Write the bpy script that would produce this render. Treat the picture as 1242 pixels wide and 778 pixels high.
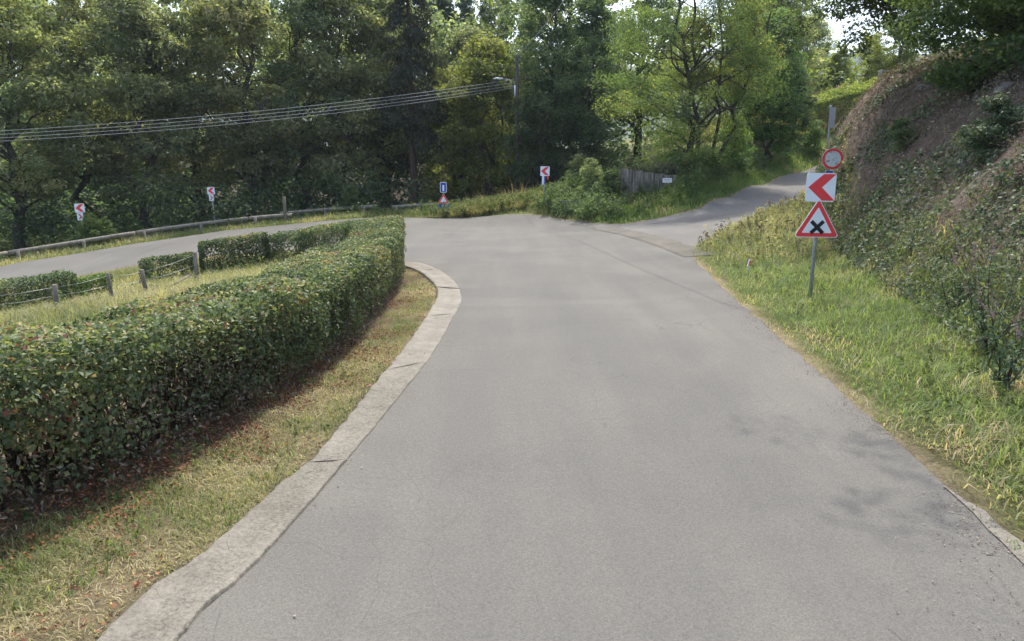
import bpy, bmesh, math, random
import numpy as np
from mathutils import Vector, Matrix
R = math.radians
scene = bpy.context.scene
for o in list(bpy.data.objects): bpy.data.objects.remove(o)

# ------------------------------------------------------------ camera, sky, sun, exposure
CAMZ, PITCH, FPX = 2.5, 10.94, 900.0
cam_d = bpy.data.cameras.new('camera'); cam = bpy.data.objects.new('camera', cam_d)
scene.collection.objects.link(cam); scene.camera = cam
cam.location = (0, 0, CAMZ); cam.rotation_euler = (R(90 - PITCH), 0, 0)
cam_d.sensor_width = 36; cam_d.lens = 36 * FPX / 1242; cam_d.clip_end = 9000; cam_d.clip_start = 0.05
SUN_EL, SUN_AZ = 59.0, 3.0          # azimuth: degrees to the right of the view direction (+y)
w = bpy.data.worlds.new('World'); scene.world = w; w.use_nodes = True
nt = w.node_tree; bg = nt.nodes['Background']
sky = nt.nodes.new('ShaderNodeTexSky'); sky.sky_type = 'NISHITA'; sky.sun_disc = False
sky.sun_elevation = R(SUN_EL); sky.sun_rotation = R(SUN_AZ); sky.air_density = 1.0; sky.dust_density = 3.0; sky.ozone_density = 1.0
nt.links.new(sky.outputs[0], bg.inputs[0]); bg.inputs[1].default_value = 0.15
sd = bpy.data.lights.new('sun', 'SUN'); sun = bpy.data.objects.new('sun', sd); scene.collection.objects.link(sun)
sd.energy = 2.1; sd.angle = R(0.6); sd.color = (1, 0.95, 0.86)
sdir = Vector((math.sin(R(SUN_AZ)) * math.cos(R(SUN_EL)), math.cos(R(SUN_AZ)) * math.cos(R(SUN_EL)), math.sin(R(SUN_EL))))
sun.rotation_euler = sdir.to_track_quat('Z', 'Y').to_euler(); sun.location = (0, 0, 60)
scene.view_settings.view_transform = 'Standard'; scene.view_settings.look = 'None'
scene.view_settings.gamma = 1; scene.view_settings.use_curve_mapping = False
scene.view_settings.exposure = 1.58

# ------------------------------------------------------------ helpers
SP, CP = math.sin(R(PITCH)), math.cos(R(PITCH))
def ray(px, py):
    u = (px - 621) / FPX; v = (389 - py) / FPX
    return u, CP + v * SP, -SP + v * CP
def P(px, py, depth=None, z=0.0):
    """world point seen at a pixel of the survey photograph, at a given distance or height"""
    u, y, dz = ray(px, py)
    t = depth / y if depth is not None else (z - CAMZ) / dz
    return (u * t, y * t, CAMZ + dz * t)

def _hash(ix, iy, iz, seed):
    h = (ix.astype(np.int64) * 374761393 + iy.astype(np.int64) * 668265263 + iz.astype(np.int64) * 2147483647 + seed * 974634777) & 0xffffffff
    h = ((h ^ (h >> 13)) * 1274126177) & 0xffffffff
    h = ((h ^ (h >> 16)) * 2246822519) & 0xffffffff
    return ((h ^ (h >> 15)) & 0xffffff) / float(0xffffff)
def vnoise(x, y, z=None, seed=0):
    x = np.asarray(x, float); y = np.asarray(y, float); z = np.zeros_like(x) if z is None else np.asarray(z, float)
    ix, iy, iz = np.floor(x), np.floor(y), np.floor(z); fx, fy, fz = x - ix, y - iy, z - iz
    fx, fy, fz = [f * f * (3 - 2 * f) for f in (fx, fy, fz)]
    r = 0
    for a in (0, 1):
        for b in (0, 1):
            for c in (0, 1):
                wgt = (fx if a else 1 - fx) * (fy if b else 1 - fy) * (fz if c else 1 - fz)
                r = r + wgt * _hash(ix + a, iy + b, iz + c, seed)
    return r
def fbm(x, y, z=None, seed=0, oct=4):
    r, a, s, f = 0, 0.5, 0, 1.0
    for k in range(oct):
        r = r + a * vnoise(np.asarray(x) * f, np.asarray(y) * f, None if z is None else np.asarray(z) * f, seed + k); s += a; a *= .5; f *= 2.03
    return r / s
def sstep(a, b, x):
    t = np.clip((np.asarray(x, float) - a) / (b - a), 0, 1); return t * t * (3 - 2 * t)
def poly_dist(x, y, pl):
    """distance to a polyline and signed side (positive to its right)"""
    x = np.asarray(x, float); y = np.asarray(y, float)
    best = np.full(x.shape, 1e9); side = np.zeros(x.shape)
    for (x0, y0), (x1, y1) in zip(pl[:-1], pl[1:]):
        dx, dy = x1 - x0, y1 - y0; L = dx * dx + dy * dy
        t = np.clip(((x - x0) * dx + (y - y0) * dy) / L, 0, 1)
        qx, qy = x0 + t * dx, y0 + t * dy
        d = np.hypot(x - qx, y - qy); s = dy * (x - x0) - dx * (y - y0)
        m = d < best - 1e-9; best = np.where(m, d, best); side = np.where(m, s, side)
    return best, np.sign(side)
def in_poly(x, y, pg):
    x = np.asarray(x, float); y = np.asarray(y, float); c = np.zeros(x.shape, bool)
    n = len(pg)
    for i in range(n):
        x0, y0 = pg[i]; x1, y1 = pg[(i + 1) % n]
        if y0 == y1: continue
        m = ((y0 > y) != (y1 > y)) & (x < (x1 - x0) * (y - y0) / (y1 - y0) + x0)
        c ^= m
    return c
def smooth_line(pts, n):
    """Catmull-Rom through pts, resampled to n points evenly by length"""
    p = np.array(pts, float); q = np.vstack([2 * p[0] - p[1], p, 2 * p[-1] - p[-2]]); out = []
    for i in range(1, len(q) - 2):
        for t in np.linspace(0, 1, 24, endpoint=False):
            a, b, c, d = q[i - 1], q[i], q[i + 1], q[i + 2]
            out.append(.5 * ((2 * b) + (c - a) * t + (2 * a - 5 * b + 4 * c - d) * t * t + (-a + 3 * b - 3 * c + d) * t ** 3))
    out.append(p[-1]); out = np.array(out)
    L = np.r_[0, np.cumsum(np.linalg.norm(np.diff(out[:, :2], axis=0), axis=1))]
    s = np.linspace(0, L[-1], n)
    return np.stack([np.interp(s, L, out[:, k]) for k in range(p.shape[1])], 1)

# ------------------------------------------------------------ plan of the place (metres; camera stands at 0,0)
G0 = [P(*q)[:2] for q in [(220, 778), (300, 700), (390, 600), (450, 530), (520, 440), (549, 390), (560, 360), (548, 337), (520, 322), (486, 316)]]
IN_EDGE = [(-2.6, -6), (-2.1, -2), (-1.75, 1.5)] + G0 + [(-4.6, 25.5), (-6.4, 29.0), (-9.0, 32.3), (-12.5, 34), (-16.5, 33.0), (-20, 29.5), (-23, 24), (-25, 16)]
GUT = [P(*q)[:2] for q in [(130, 778), (250, 680), (340, 600), (400, 545), (470, 455), (510, 400), (531, 358), (521, 337), (498, 324), (470, 320)]]
GUT_EDGE = [(-3.0, -6), (-2.5, -2), (-2.2, 1.0)] + GUT
RJ, LJ = P(838, 314)[:2], P(722, 277)[:2]
R_EDGE = [(2.6, -6), (2.85, -2), (3.0, 1.5)] + [P(*q)[:2] for q in [(1242, 690), (1165, 610), (1040, 500), (950, 420), (880, 355)]] + [RJ, LJ] + [P(*q)[:2] for q in [(660, 271), (600, 267.5), (520, 265.5)]] \
    + [(-9.5, 46.2), (-13, 45.8), (-17, 44.2), (-21, 41.2), (-24.6, 37.2), (-28, 31), (-30.5, 24), (-32, 15)]
S_L = [(LJ[0] - .3, LJ[1] + .2), (5.6, 36.1), (7.6, 36.9), (9.6, 38.3), (12.0, 41.1), (15.2, 45.4), (19.5, 50.5), (25, 54.8), (33, 57.5), (46, 59.5)]
S_R = [(RJ[0] - .3, RJ[1] - .1), (6.1, 24.6), (7.3, 27), (9.3, 30.5), (12.0, 34.6), (15.3, 39.0), (19.2, 43.8), (24, 48.5), (31.5, 52), (45, 54)]
FOOT = [(4.9, -8), (4.9, -2), (5.2, 2.5), (5.6, 5.5), (6.0, 8.5), (6.8, 12), (8.0, 16.5), (9.2, 21), (10.3, 26), (12.1, 31.5), (15.8, 37.0), (20.2, 42.5), (25, 46.8), (32, 50.3), (46, 52.4), (70, 54)]

def _rbf():
    c = [(0, 0, 0), (0, 10, 0), (0, 20, 0), (0, 30, 0), (0, 40, 0), (3, 5, 0), (-2, 5, 0), (3, -6, 0), (-3, -6, 0), (4.3, 15, 0), (-1, 15, 0), (5.3, 22, .03), (4, 36, .03), (-3, 22, 0),
         (4.9, 2, .1), (6, 9, .12), (7.2, 14, .2), (8.6, 20, .25), (-3, 44, 0), (-6, 36, -.05), (-9.5, 46, .0), (-8, 39, -.15), (-5, 28, -.15), (-3.6, 8, .05), (-4, 13, .0), (-5.5, 4, 0),
         (-13, 45.8, -.30), (-17, 44.2, -.62), (-21, 41.2, -1.15), (-24.6, 37.2, -1.7), (-28, 31, -2.4), (-31, 22, -3.2), (-11.5, 38, -.6), (-16, 36, -1.0), (-20, 33, -1.6), (-22, 26, -2.3), (-25, 15, -3.0),
         (-9, 30, -.85), (-13, 30.5, -1.3), (-17, 28.5, -1.8), (-7, 26.5, -.75), (-10, 22, -1.05), (-14, 16, -1.5), (-8, 10, -.8), (-9, 3, -.8), (-18, 8, -2.2), (-6.5, 16, -.6), (-30, 0, -3.4), (-35, 15, -4.2), (-12, -8, -1),
         (-6, 50, .1), (-13, 50, -.4), (-20, 49, -1.2), (-28, 42, -2.4), (-34, 34, -3.4), (0, 50, .35), (4, 41, .5), (0, 58, .5), (-12, 60, -.8), (-25, 60, -2.0), (-40, 55, -3), (-50, 30, -5),
         (0, 80, 1.5), (-25, 85, 0), (-50, 85, 0), (-60, 60, -3), (0, 110, 5), (-50, 120, 8), (50, 120, 12), (-100, 100, 5),
         (6.5, 30, .35), (9.3, 30.5, .70), (9.6, 38.3, .85), (12, 41, 1.3), (12, 34.6, 1.1), (15.2, 45.4, 1.9), (15.3, 39, 1.55), (19.5, 50.5, 2.8), (19.2, 43.8, 2.25), (25, 54.8, 3.6), (24, 48.5, 3.2), (33, 57.5, 4.6), (31.5, 52, 4.3), (46, 59.5, 6), (45, 54, 5.8),
         (7.5, 38.2, .75), (7, 39.4, 1.2), (6, 41.0, 2.5), (8.5, 41.4, 2.7), (3.5, 43, 1.3), (10.5, 42.5, 2.2), (9, 46, 3.0), (13, 46, 2.7), (3, 50, 1.2), (14, 52, 3.4), (20, 55, 4.2), (22.9, 60, 6.5), (26.4, 61, 7.4), (30.2, 62, 8.5), (34, 62.5, 9.5), (44, 66, 11.5), (10, 60, 3.6), (25, 72, 8.6), (36, 74, 11), (60, 75, 14),
         (10, 12, 1), (12, 20, 1), (20, 35, 2.5), (40, 42, 5.5), (15, 0, 0.6), (30, 10, 2), (30, 28, 3.5), (60, 30, 6), (60, 50, 8)]
    c = np.array(c); X, Z = c[:, :2], c[:, 2]
    def phi(r): return r
    D = np.linalg.norm(X[:, None] - X[None], axis=2); n = len(X)
    A = np.zeros((n + 3, n + 3)); A[:n, :n] = phi(D) - np.eye(n) * 0.15; A[:n, n] = 1; A[:n, n + 1:] = X; A[n, :n] = 1; A[n + 1:, :n] = X.T
    s = np.linalg.solve(A, np.r_[Z, 0, 0, 0]); return X, s
_RX, _RS = _rbf()
def base_z(x, y):
    x = np.asarray(x, float); y = np.asarray(y, float); cx = np.clip(x, -90, 75); cy = np.clip(y, -12, 115)
    r = np.zeros(x.shape) + _RS[-3] + _RS[-2] * cx + _RS[-1] * cy
    for (a, b), s in zip(_RX, _RS[:-3]): r = r + s * np.sqrt((cx - a) ** 2 + (cy - b) ** 2)
    far = np.hypot(x - cx, y - cy)
    return r
def bank_d(x, y):
    d, s = poly_dist(x, y, FOOT); return d * s
ROADPOLY = None
def ground_z(x, y, raw=False):
    x = np.asarray(x, float); y = np.asarray(y, float)
    z = base_z(x, y); d = bank_d(x, y)
    H = 3.9 + 0.9 * fbm(x * .12, y * .12, seed=5) + np.clip((16 - y) * .03, -.3, .6)
    dd = np.clip(d + .5 * (fbm(x * .35, y * .35, seed=9) - .5), 0, None)
    st = .62 - .34 * sstep(15, 27, y) + .25 * sstep(46, 60, y); H = H + .9 * sstep(20, 30, y)
    up = H * (1 - np.exp(-(dd / (H * st)) ** 1.3)) + .08 * np.clip(dd, 0, 12) 
    up = up * (1 - sstep(45, 75, x)*.5)
    z = z + up
    bump = (fbm(x * .8, y * .8, seed=21) - .5) * (.55 * sstep(.3, 2.0, d)) + (fbm(x * 2.4, y * 2.4, seed=27) - .5) * (.38 * sstep(.3, 1.5, d)) + (fbm(x * .5, y * .5, seed=22) - .5) * .12
    # retaining cut of the wall beside the lane
    z = z + bump
    # beyond the guardrail the verge falls into the wood
    return z
def road_mask_d(x, y):
    """>0 inside the roads, metres from their edge"""
    a = in_poly(x, y, MAINPOLY); b = in_poly(x, y, SIDEPOLY)
    d1, _ = poly_dist(x, y, MAINPOLY + [MAINPOLY[0]]); d2, _ = poly_dist(x, y, SIDEPOLY + [SIDEPOLY[0]])
    return np.maximum(np.where(a, d1, -d1), np.where(b, d2, -d2))
NR = 260
in_e = smooth_line(IN_EDGE, NR); 
r_e = np.vstack([smooth_line(R_EDGE[:9], 110), smooth_line(R_EDGE[9:], NR - 110)])
sl, sr = smooth_line(S_L, 90), smooth_line(S_R, 90)
MAINPOLY = [tuple(p) for p in in_e[::3]] + [tuple(p) for p in r_e[::-3]]
SIDEPOLY = [tuple(p) for p in sl[::3]] + [tuple(p) for p in sr[::-3]]
def road_z(x, y):
    """smooth carriageway height"""
    z = base_z(x, y); return z
def zt_exact(x, y):
    x = np.asarray(x, float); y = np.asarray(y, float)
    g = ground_z(x, y); rz = road_z(x, y); m = road_mask_d(x, y)
    k = sstep(-1.2, -.15, m)
    z = g * (1 - k) + (rz + .015) * k
    return z - .10 * sstep(.12, .5, m)
zt = zt_exact
def gz(x, y): return float(zt(np.array([x]), np.array([y]))[0])

# ------------------------------------------------------------ object helpers
COL = scene.collection
def tag(o, label=None, cat=None, group=None, kind=None):
    if label: o['label'] = label
    if cat: o['category'] = cat
    if group: o['group'] = group
    if kind: o['kind'] = kind
    return o
def empty(name, loc, rz=0, **k):
    o = bpy.data.objects.new(name, None); o.empty_display_size = .3; COL.objects.link(o); o.location = loc; o.rotation_euler = (0, 0, rz); return tag(o, **k)
def link_mesh(name, me, mats, parent=None, **k):
    o = bpy.data.objects.new(name, me); COL.objects.link(o)
    for m in (mats if isinstance(mats, (list, tuple)) else [mats]): me.materials.append(m)
    if parent: o.parent = parent
    return tag(o, **k)
def np_mesh(name, V, F, attr=None, attr2=None, smooth=False):
    """F: (n,3) or (n,4) array, or a list of such arrays"""
    Fs = F if isinstance(F, list) else [F]
    me = bpy.data.meshes.new(name); V = np.asarray(V, np.float32)
    me.vertices.add(len(V)); me.vertices.foreach_set('co', V.ravel())
    loops = np.concatenate([f.ravel() for f in Fs]).astype(np.int32)
    tot = np.concatenate([np.full(len(f), f.shape[1]) for f in Fs]).astype(np.int32); st = np.r_[0, np.cumsum(tot)[:-1]].astype(np.int32)
    me.loops.add(len(loops)); me.loops.foreach_set('vertex_index', loops)
    me.polygons.add(len(tot)); me.polygons.foreach_set('loop_start', st); me.polygons.foreach_set('loop_total', tot)
    if smooth: me.polygons.foreach_set('use_smooth', np.ones(len(tot), bool))
    me.update(calc_edges=True)
    for nm, a in (('var', attr), ('mix', attr2)):
        if a is not None:
            t = me.attributes.new(nm, 'FLOAT', 'POINT'); t.data.foreach_set('value', np.asarray(a, np.float32))
    return me
def vcol(me, C, name='Col'):
    t = me.color_attributes.new(name, 'FLOAT_COLOR', 'POINT'); t.data.foreach_set('color', np.c_[C, np.ones(len(C))].astype(np.float32).ravel())

class MB:
    """collects shapes in one bmesh; slot = material index"""
    def __init__(s): s.bm = bmesh.new(); s.slot = 0
    def _fin(s, fs, smooth=False):
        for f in fs: f.material_index = s.slot; f.smooth = smooth
    def box(s, c, size, M=None, bev=0.0):
        r = bmesh.ops.create_cube(s.bm, size=1, matrix=Matrix.Translation(c) @ (M or Matrix()) @ Matrix.Diagonal((*size, 1)))
        fs = {f for v in r['verts'] for f in v.link_faces}
        s._fin(fs)
        if bev:
            es = {e for v in r['verts'] for e in v.link_edges}
            q = bmesh.ops.bevel(s.bm, geom=list(es), offset=bev, segments=2, affect='EDGES', profile=.6); s._fin(q['faces'])
    def tube(s, pts, rads, n=8, cap=True, smooth=True):
        rings = []; pts = [Vector(p) for p in pts]
        if not isinstance(rads, (list, tuple)): rads = [rads] * len(pts)
        for i, p in enumerate(pts):
            d = (pts[min(i + 1, len(pts) - 1)] - pts[max(i - 1, 0)]).normalized()
            a = d.cross(Vector((0, 0, 1)) if abs(d.z) < .9 else Vector((1, 0, 0))).normalized(); b = d.cross(a)
            rings.append([s.bm.verts.new(p + (a * math.cos(t) + b * math.sin(t)) * rads[i]) for t in [2 * math.pi * k / n for k in range(n)]])
        fs = [s.bm.faces.new((r0[k], r0[(k + 1) % n], r1[(k + 1) % n], r1[k])) for r0, r1 in zip(rings[:-1], rings[1:]) for k in range(n)]
        s._fin(fs, smooth)
        if cap:
            s._fin([s.bm.faces.new(rings[0]), s.bm.faces.new(rings[-1][::-1])])
    def prism(s, pts, t, M=None, y0=0.0):
        """flat outline in the x-z plane, thickness t towards +y from y0"""
        M = M or Matrix()
        a = [s.bm.verts.new(M @ Vector((x, y0, z))) for x, z in pts]; b = [s.bm.verts.new(M @ Vector((x, y0 + t, z))) for x, z in pts]
        fs = [s.bm.faces.new(a), s.bm.faces.new(b[::-1])]
        n = len(pts)
        for i in range(n): fs.append(s.bm.faces.new((a[(i + 1) % n], a[i], b[i], b[(i + 1) % n])))
        s._fin(fs)
    def build(s, name, mats, parent=None, **k):
        bmesh.ops.recalc_face_normals(s.bm, faces=s.bm.faces)
        me = bpy.data.meshes.new(name); s.bm.to_mesh(me); s.bm.free()
        return link_mesh(name, me, mats, parent, **k)

# ------------------------------------------------------------ materials
def mat(name, rough=.8, col=(.5, .5, .5), metal=0, spec=.5):
    m = bpy.data.materials.new(name); m.use_nodes = True; b = m.node_tree.nodes['Principled BSDF']
    b.inputs['Base Color'].default_value = (*col, 1); b.inputs['Roughness'].default_value = rough; b.inputs['Metallic'].default_value = metal
    b.inputs['Specular IOR Level'].default_value = spec
    return m
class N:
    def __init__(s, m): s.t = m.node_tree; s.b = s.t.nodes['Principled BSDF']
    def n(s, typ, **k):
        x = s.t.nodes.new(typ)
        for a, v in k.items():
            if a.startswith('i_'):
                key = a[2:]; key = int(key) if key.isdigit() else key.replace('_', ' ')
                x.inputs[key].default_value = v
            else: setattr(x, a, v)
        return x
    def l(s, a, b): s.t.links.new(a, b)
    def noise(s, scale, detail=4, rough=.6, vec=None, dist=0):
        x = s.n('ShaderNodeTexNoise'); x.inputs['Scale'].default_value = scale; x.inputs['Detail'].default_value = detail; x.inputs['Roughness'].default_value = rough; x.inputs['Distortion'].default_value = dist
        if vec is None: vec = s.geo()
        s.l(vec, x.inputs['Vector']); return x.outputs['Fac']
    def geo(s):
        if not hasattr(s, '_g'): s._g = s.n('ShaderNodeTexCoord').outputs['Object']
        return s._g
    def ramp(s, fac, stops, interp='LINEAR'):
        x = s.n('ShaderNodeValToRGB'); r = x.color_ramp; r.interpolation = interp
        while len(r.elements) < len(stops): r.elements.new(.5)
        for e, (p, c) in zip(r.elements, stops): e.position = p; e.color = (*c, 1) if len(c) == 3 else c
        s.l(fac, x.inputs[0]); return x.outputs[0]
    def mix(s, f, a, b, mode='MIX'):
        x = s.n('ShaderNodeMix', data_type='RGBA', blend_type=mode)
        for k, v in ((0, f), (6, a), (7, b)):
            if isinstance(v, (int, float)): x.inputs[k].default_value = v
            elif isinstance(v, tuple): x.inputs[k].default_value = (*v, 1)
            else: s.l(v, x.inputs[k])
        return x.outputs[2]
    def math(s, op, a, b=0.0, clamp=False):
        x = s.n('ShaderNodeMath', operation=op, use_clamp=clamp)
        for k, v in ((0, a), (1, b)):
            if isinstance(v, (int, float)): x.inputs[k].default_value = v
            else: s.l(v, x.inputs[k])
        return x.outputs[0]
    def attr(s, name, out='Fac'): return s.n('ShaderNodeAttribute', attribute_name=name).outputs[out]
    def bump(s, h, strength=.5, dist=.02):
        x = s.n('ShaderNodeBump'); x.inputs['Strength'].default_value = strength; x.inputs['Distance'].default_value = dist
        s.l(h, x.inputs['Height']); s.l(x.outputs[0], s.b.inputs['Normal'])
def leaf_mat(name, stops, rough=.5, trans=.35, tcol=1.5, spec=.4, hue=.03, noise_scale=0):
    """leaf colour from a per-leaf value; light passes through the blade"""
    m = mat(name, rough, spec=spec); n = N(m)
    c = n.ramp(n.attr('var'), stops)
    if noise_scale:
        f = n.noise(noise_scale, 3); c = n.mix(1.0, c, n.ramp(f, [(.3, (.72, .72, .72)), (.7, (1.25, 1.25, 1.2))]), 'MULTIPLY')
    oi = n.n('ShaderNodeObjectInfo').outputs['Random']
    hs = n.n('ShaderNodeHueSaturation'); n.l(c, hs.inputs['Color'])
    n.l(n.math('ADD', n.math('MULTIPLY', oi, hue), .5 - hue * .5), hs.inputs['Hue'])
    n.l(n.math('ADD', n.math('MULTIPLY', oi, .35), .82), hs.inputs['Value'])
    c = hs.outputs[0]; n.l(c, n.b.inputs['Base Color'])
    t = n.n('ShaderNodeBsdfTranslucent'); br = n.mix(1.0, c, (tcol, tcol * 1.05, tcol * .55), 'MULTIPLY'); n.l(br, t.inputs['Color'])
    ms = n.n('ShaderNodeMixShader'); ms.inputs[0].default_value = trans
    out = m.node_tree.nodes['Material Output']; n.l(n.b.outputs[0], ms.inputs[1]); n.l(t.outputs[0], ms.inputs[2]); n.l(ms.outputs[0], out.inputs['Surface'])
    return m

def m_asphalt(name, tint=(1, 1, 1), base=.23, moss=0.0):
    m = mat(name, .92, spec=.25); n = N(m)
    fine = n.n('ShaderNodeTexVoronoi'); fine.inputs['Scale'].default_value = 130; n.l(n.geo(), fine.inputs['Vector'])
    a = n.ramp(fine.outputs['Color'], [(0, (.74, .74, .74)), (.5, (1, 1, 1)), (1, (1.24, 1.22, 1.18))])
    mid = n.ramp(n.noise(38, 5, .75), [(.3, (.84, .84, .84)), (.7, (1.14, 1.14, 1.14))])
    big = n.ramp(n.noise(.35, 5, .6), [(.3, (.90, .90, .905)), (.7, (1.08, 1.07, 1.05))])
    mp = n.n('ShaderNodeMapping'); mp.inputs['Scale'].default_value = (1.0, .09, 1); n.l(n.geo(), mp.inputs['Vector'])
    streak = n.ramp(n.noise(1.1, 4, .6, mp.outputs[0], .4), [(.35, (.92, .92, .925)), (.65, (1.07, 1.06, 1.04))])
    c = n.mix(1., a, mid, 'MULTIPLY'); patch = n.ramp(n.noise(.16, 3, .5, None, .6), [(.44, (1, 1, 1)), (.50, (.90, .905, .91)), (.62, (.93, .93, .935))]); c = n.mix(1., c, patch, 'MULTIPLY')
    c = n.mix(n.math('MULTIPLY', n.math('GREATER_THAN', n.noise(16, 4, .75), .70), .35), c, (.5, .49, .47))
    c = n.mix(1., c, big, 'MULTIPLY'); c = n.mix(1., c, streak, 'MULTIPLY')
    c = n.mix(1., c, tuple(base * t for t in tint), 'MULTIPLY')
    # sealed cracks and hairlines
    def crack(scale, wdt, rotation, strength, seed):
        nz = n.n('ShaderNodeTexNoise'); nz.inputs['Scale'].default_value = .8; n.l(n.geo(), nz.inputs['Vector'])
        ad = n.n('ShaderNodeVectorMath', operation='ADD'); n.l(n.geo(), ad.inputs[0]); n.l(nz.outputs['Color'], ad.inputs[1])
        mp = n.n('ShaderNodeMapping'); mp.inputs['Scale'].default_value = (1, .55, 1); mp.inputs['Location'].default_value = (seed, seed, 0); n.l(ad.outputs[0], mp.inputs['Vector'])
        v = n.n('ShaderNodeTexVoronoi', feature='DISTANCE_TO_EDGE'); v.inputs['Scale'].default_value = scale; n.l(mp.outputs[0], v.inputs['Vector'])
        line = n.math('LESS_THAN', v.outputs['Distance'], wdt)
        gate = n.math('GREATER_THAN', n.noise(.45, 2, .5, mp.outputs[0]), .565)
        return n.math('MULTIPLY', n.math('MULTIPLY', line, gate), strength)
    c = n.mix(crack(1.3, .0045, 0, .22, 12.7), c, (.04, .04, .04)); c = n.mix(crack(.5, .0024, 0, .33, 5.3), c, (.04, .04, .04))
    n.l(c, n.b.inputs['Base Color'])
    h = n.math('ADD', n.math('MULTIPLY', fine.outputs['Distance'], .6), n.noise(60, 4, .8)); n.bump(h, .55, .006)
    return m
def m_noise(name, stops, scale=6, rough=.85, detail=6, bump=.4, bdist=.01, spec=.3, metal=0, stretch=None, scale2=None):
    m = mat(name, rough, spec=spec, metal=metal); n = N(m); v = n.geo()
    if stretch: mp = n.n('ShaderNodeMapping'); mp.inputs['Scale'].default_value = stretch; n.l(v, mp.inputs['Vector']); v = mp.outputs[0]
    f = n.noise(scale, detail, .65, v); c = n.ramp(f, stops)
    if scale2: c = n.mix(1., c, n.ramp(n.noise(scale2, 4, .6), [(.3, (.75, .75, .75)), (.7, (1.2, 1.2, 1.2))]), 'MULTIPLY')
    n.l(c, n.b.inputs['Base Color'])
    if bump: n.bump(f, bump, bdist)
    return m
def m_ground():
    m = mat('ground_earth', .95, spec=.15); n = N(m)
    c = n.attr('Col', 'Color')
    f1 = n.ramp(n.noise(1.3, 6, .7), [(.3, (.7, .7, .68)), (.7, (1.3, 1.28, 1.2))]); f2 = n.ramp(n.noise(22, 6, .8), [(.3, (.55, .55, .55)), (.7, (1.45, 1.45, 1.45))])
    c = n.mix(1., c, f1, 'MULTIPLY'); c = n.mix(1., c, f2, 'MULTIPLY'); n.l(c, n.b.inputs['Base Color'])
    n.bump(n.noise(14, 8, .8), .9, .08); return m
def m_concrete(name, base=.34):
    m = mat(name, .9, spec=.25); n = N(m)
    a = n.ramp(n.noise(5, 8, .7), [(.3, (.72, .71, .69)), (.6, (1.0, .98, .94)), (.8, (1.15, 1.12, 1.05))])
    g = n.ramp(n.noise(60, 6, .85), [(.3, (.62, .62, .62)), (.5, (1, 1, 1)), (.75, (1.2, 1.2, 1.18))])
    s = n.ramp(n.noise(.9, 5, .6), [(.35, (.82, .80, .76)), (.65, (1.08, 1.07, 1.05))])
    c = n.mix(1., n.mix(1., a, g, 'MULTIPLY'), s, 'MULTIPLY'); c = n.mix(1., c, (base, base * .945, base * .83), 'MULTIPLY')
    v = n.n('ShaderNodeTexVoronoi', feature='DISTANCE_TO_EDGE'); v.inputs['Scale'].default_value = 1.1
    nz = n.n('ShaderNodeTexNoise'); nz.inputs['Scale'].default_value = 3.; n.l(n.geo(), nz.inputs['Vector'])
    ad = n.n('ShaderNodeVectorMath', operation='ADD'); n.l(n.geo(), ad.inputs[0]); n.l(nz.outputs['Color'], ad.inputs[1]); n.l(ad.outputs[0], v.inputs['Vector'])
    c = n.mix(n.math('MULTIPLY', n.math('LESS_THAN', v.outputs['Distance'], .006), .55), c, (base * .25, base * .24, base * .2))
    c = n.mix(n.math('MULTIPLY', n.math('GREATER_THAN', n.noise(95, 3, .7), .66), .5), c, (base * .4, base * .38, base * .33))
    wear = n.attr('mix'); rough_ = n.mix(1., c, n.ramp(n.noise(34, 5, .85), [(.36, (.30, .29, .27)), (.5, (.85, .85, .83)), (.64, (1.3, 1.28, 1.22))]), 'MULTIPLY')
    c = n.mix(n.math('MULTIPLY', wear, 1.3, True), c, rough_); c = n.mix(n.math('MULTIPLY', wear, .35), c, (base * .42, base * .40, base * .33)); n.l(c, n.b.inputs['Base Color'])
    n.bump(n.noise(45, 8, .85), .7, .01); return m

M = {}
M['asphalt'] = m_asphalt('worn_asphalt', (1.0, .968, .865), .124); M['asphalt2'] = m_asphalt('old_lane_asphalt', (1, .965, .89), .135)
M['concrete'] = m_concrete('gutter_concrete', .235); M['channel'] = m_concrete('channel_concrete', .155); M['ground'] = m_ground()
M['bark'] = m_noise('bark', [(.3, (.035, .028, .022)), (.7, (.11, .09, .07))], 9, .95, 6, .8, .04, stretch=(1, 1, .25))
M['bark_pine'] = m_noise('conifer_bark', [(.3, (.05, .03, .022)), (.7, (.13, .08, .06))], 9, .95, 6, .8, .04, stretch=(1, 1, .3))
M['wood'] = m_noise('weathered_wood', [(.3, (.10, .085, .065)), (.7, (.26, .22, .175))], 7, .9, 8, .5, .01, stretch=(1, 1, .15), scale2=25)
M['rail'] = m_noise('rail_wood', [(.3, (.13, .11, .085)), (.7, (.30, .26, .20))], 4, .85, 8, .5, .01, scale2=18)
M['galv'] = m_noise('galvanised_steel', [(.3, (.25, .27, .27)), (.7, (.40, .42, .42))], 14, .5, 5, .05, .002, spec=.5, metal=.35)
M['dark_metal'] = m_noise('dark_metal', [(.3, (.05, .055, .055)), (.7, (.10, .105, .10))], 14, .5, 4, .05, .002)
def paint(name, c, dirt=.18, rough=.4):
    m = mat(name, rough, spec=.4); n = N(m)
    f = n.noise(7, 6, .7); col = n.mix(n.math('MULTIPLY', n.ramp(f, [(.45, (0, 0, 0)), (.8, (1, 1, 1))]), dirt), c, tuple(.35 * x + .05 for x in c)); n.l(col, n.b.inputs['Base Color']); return m
M['white'] = paint('sign_white', (.80, .81, .83)); M['red'] = paint('sign_red', (.80, .055, .055)); M['black'] = paint('sign_black', (.012, .012, .02)); M['blue'] = paint('sign_blue', (.015, .07, .38))
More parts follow.
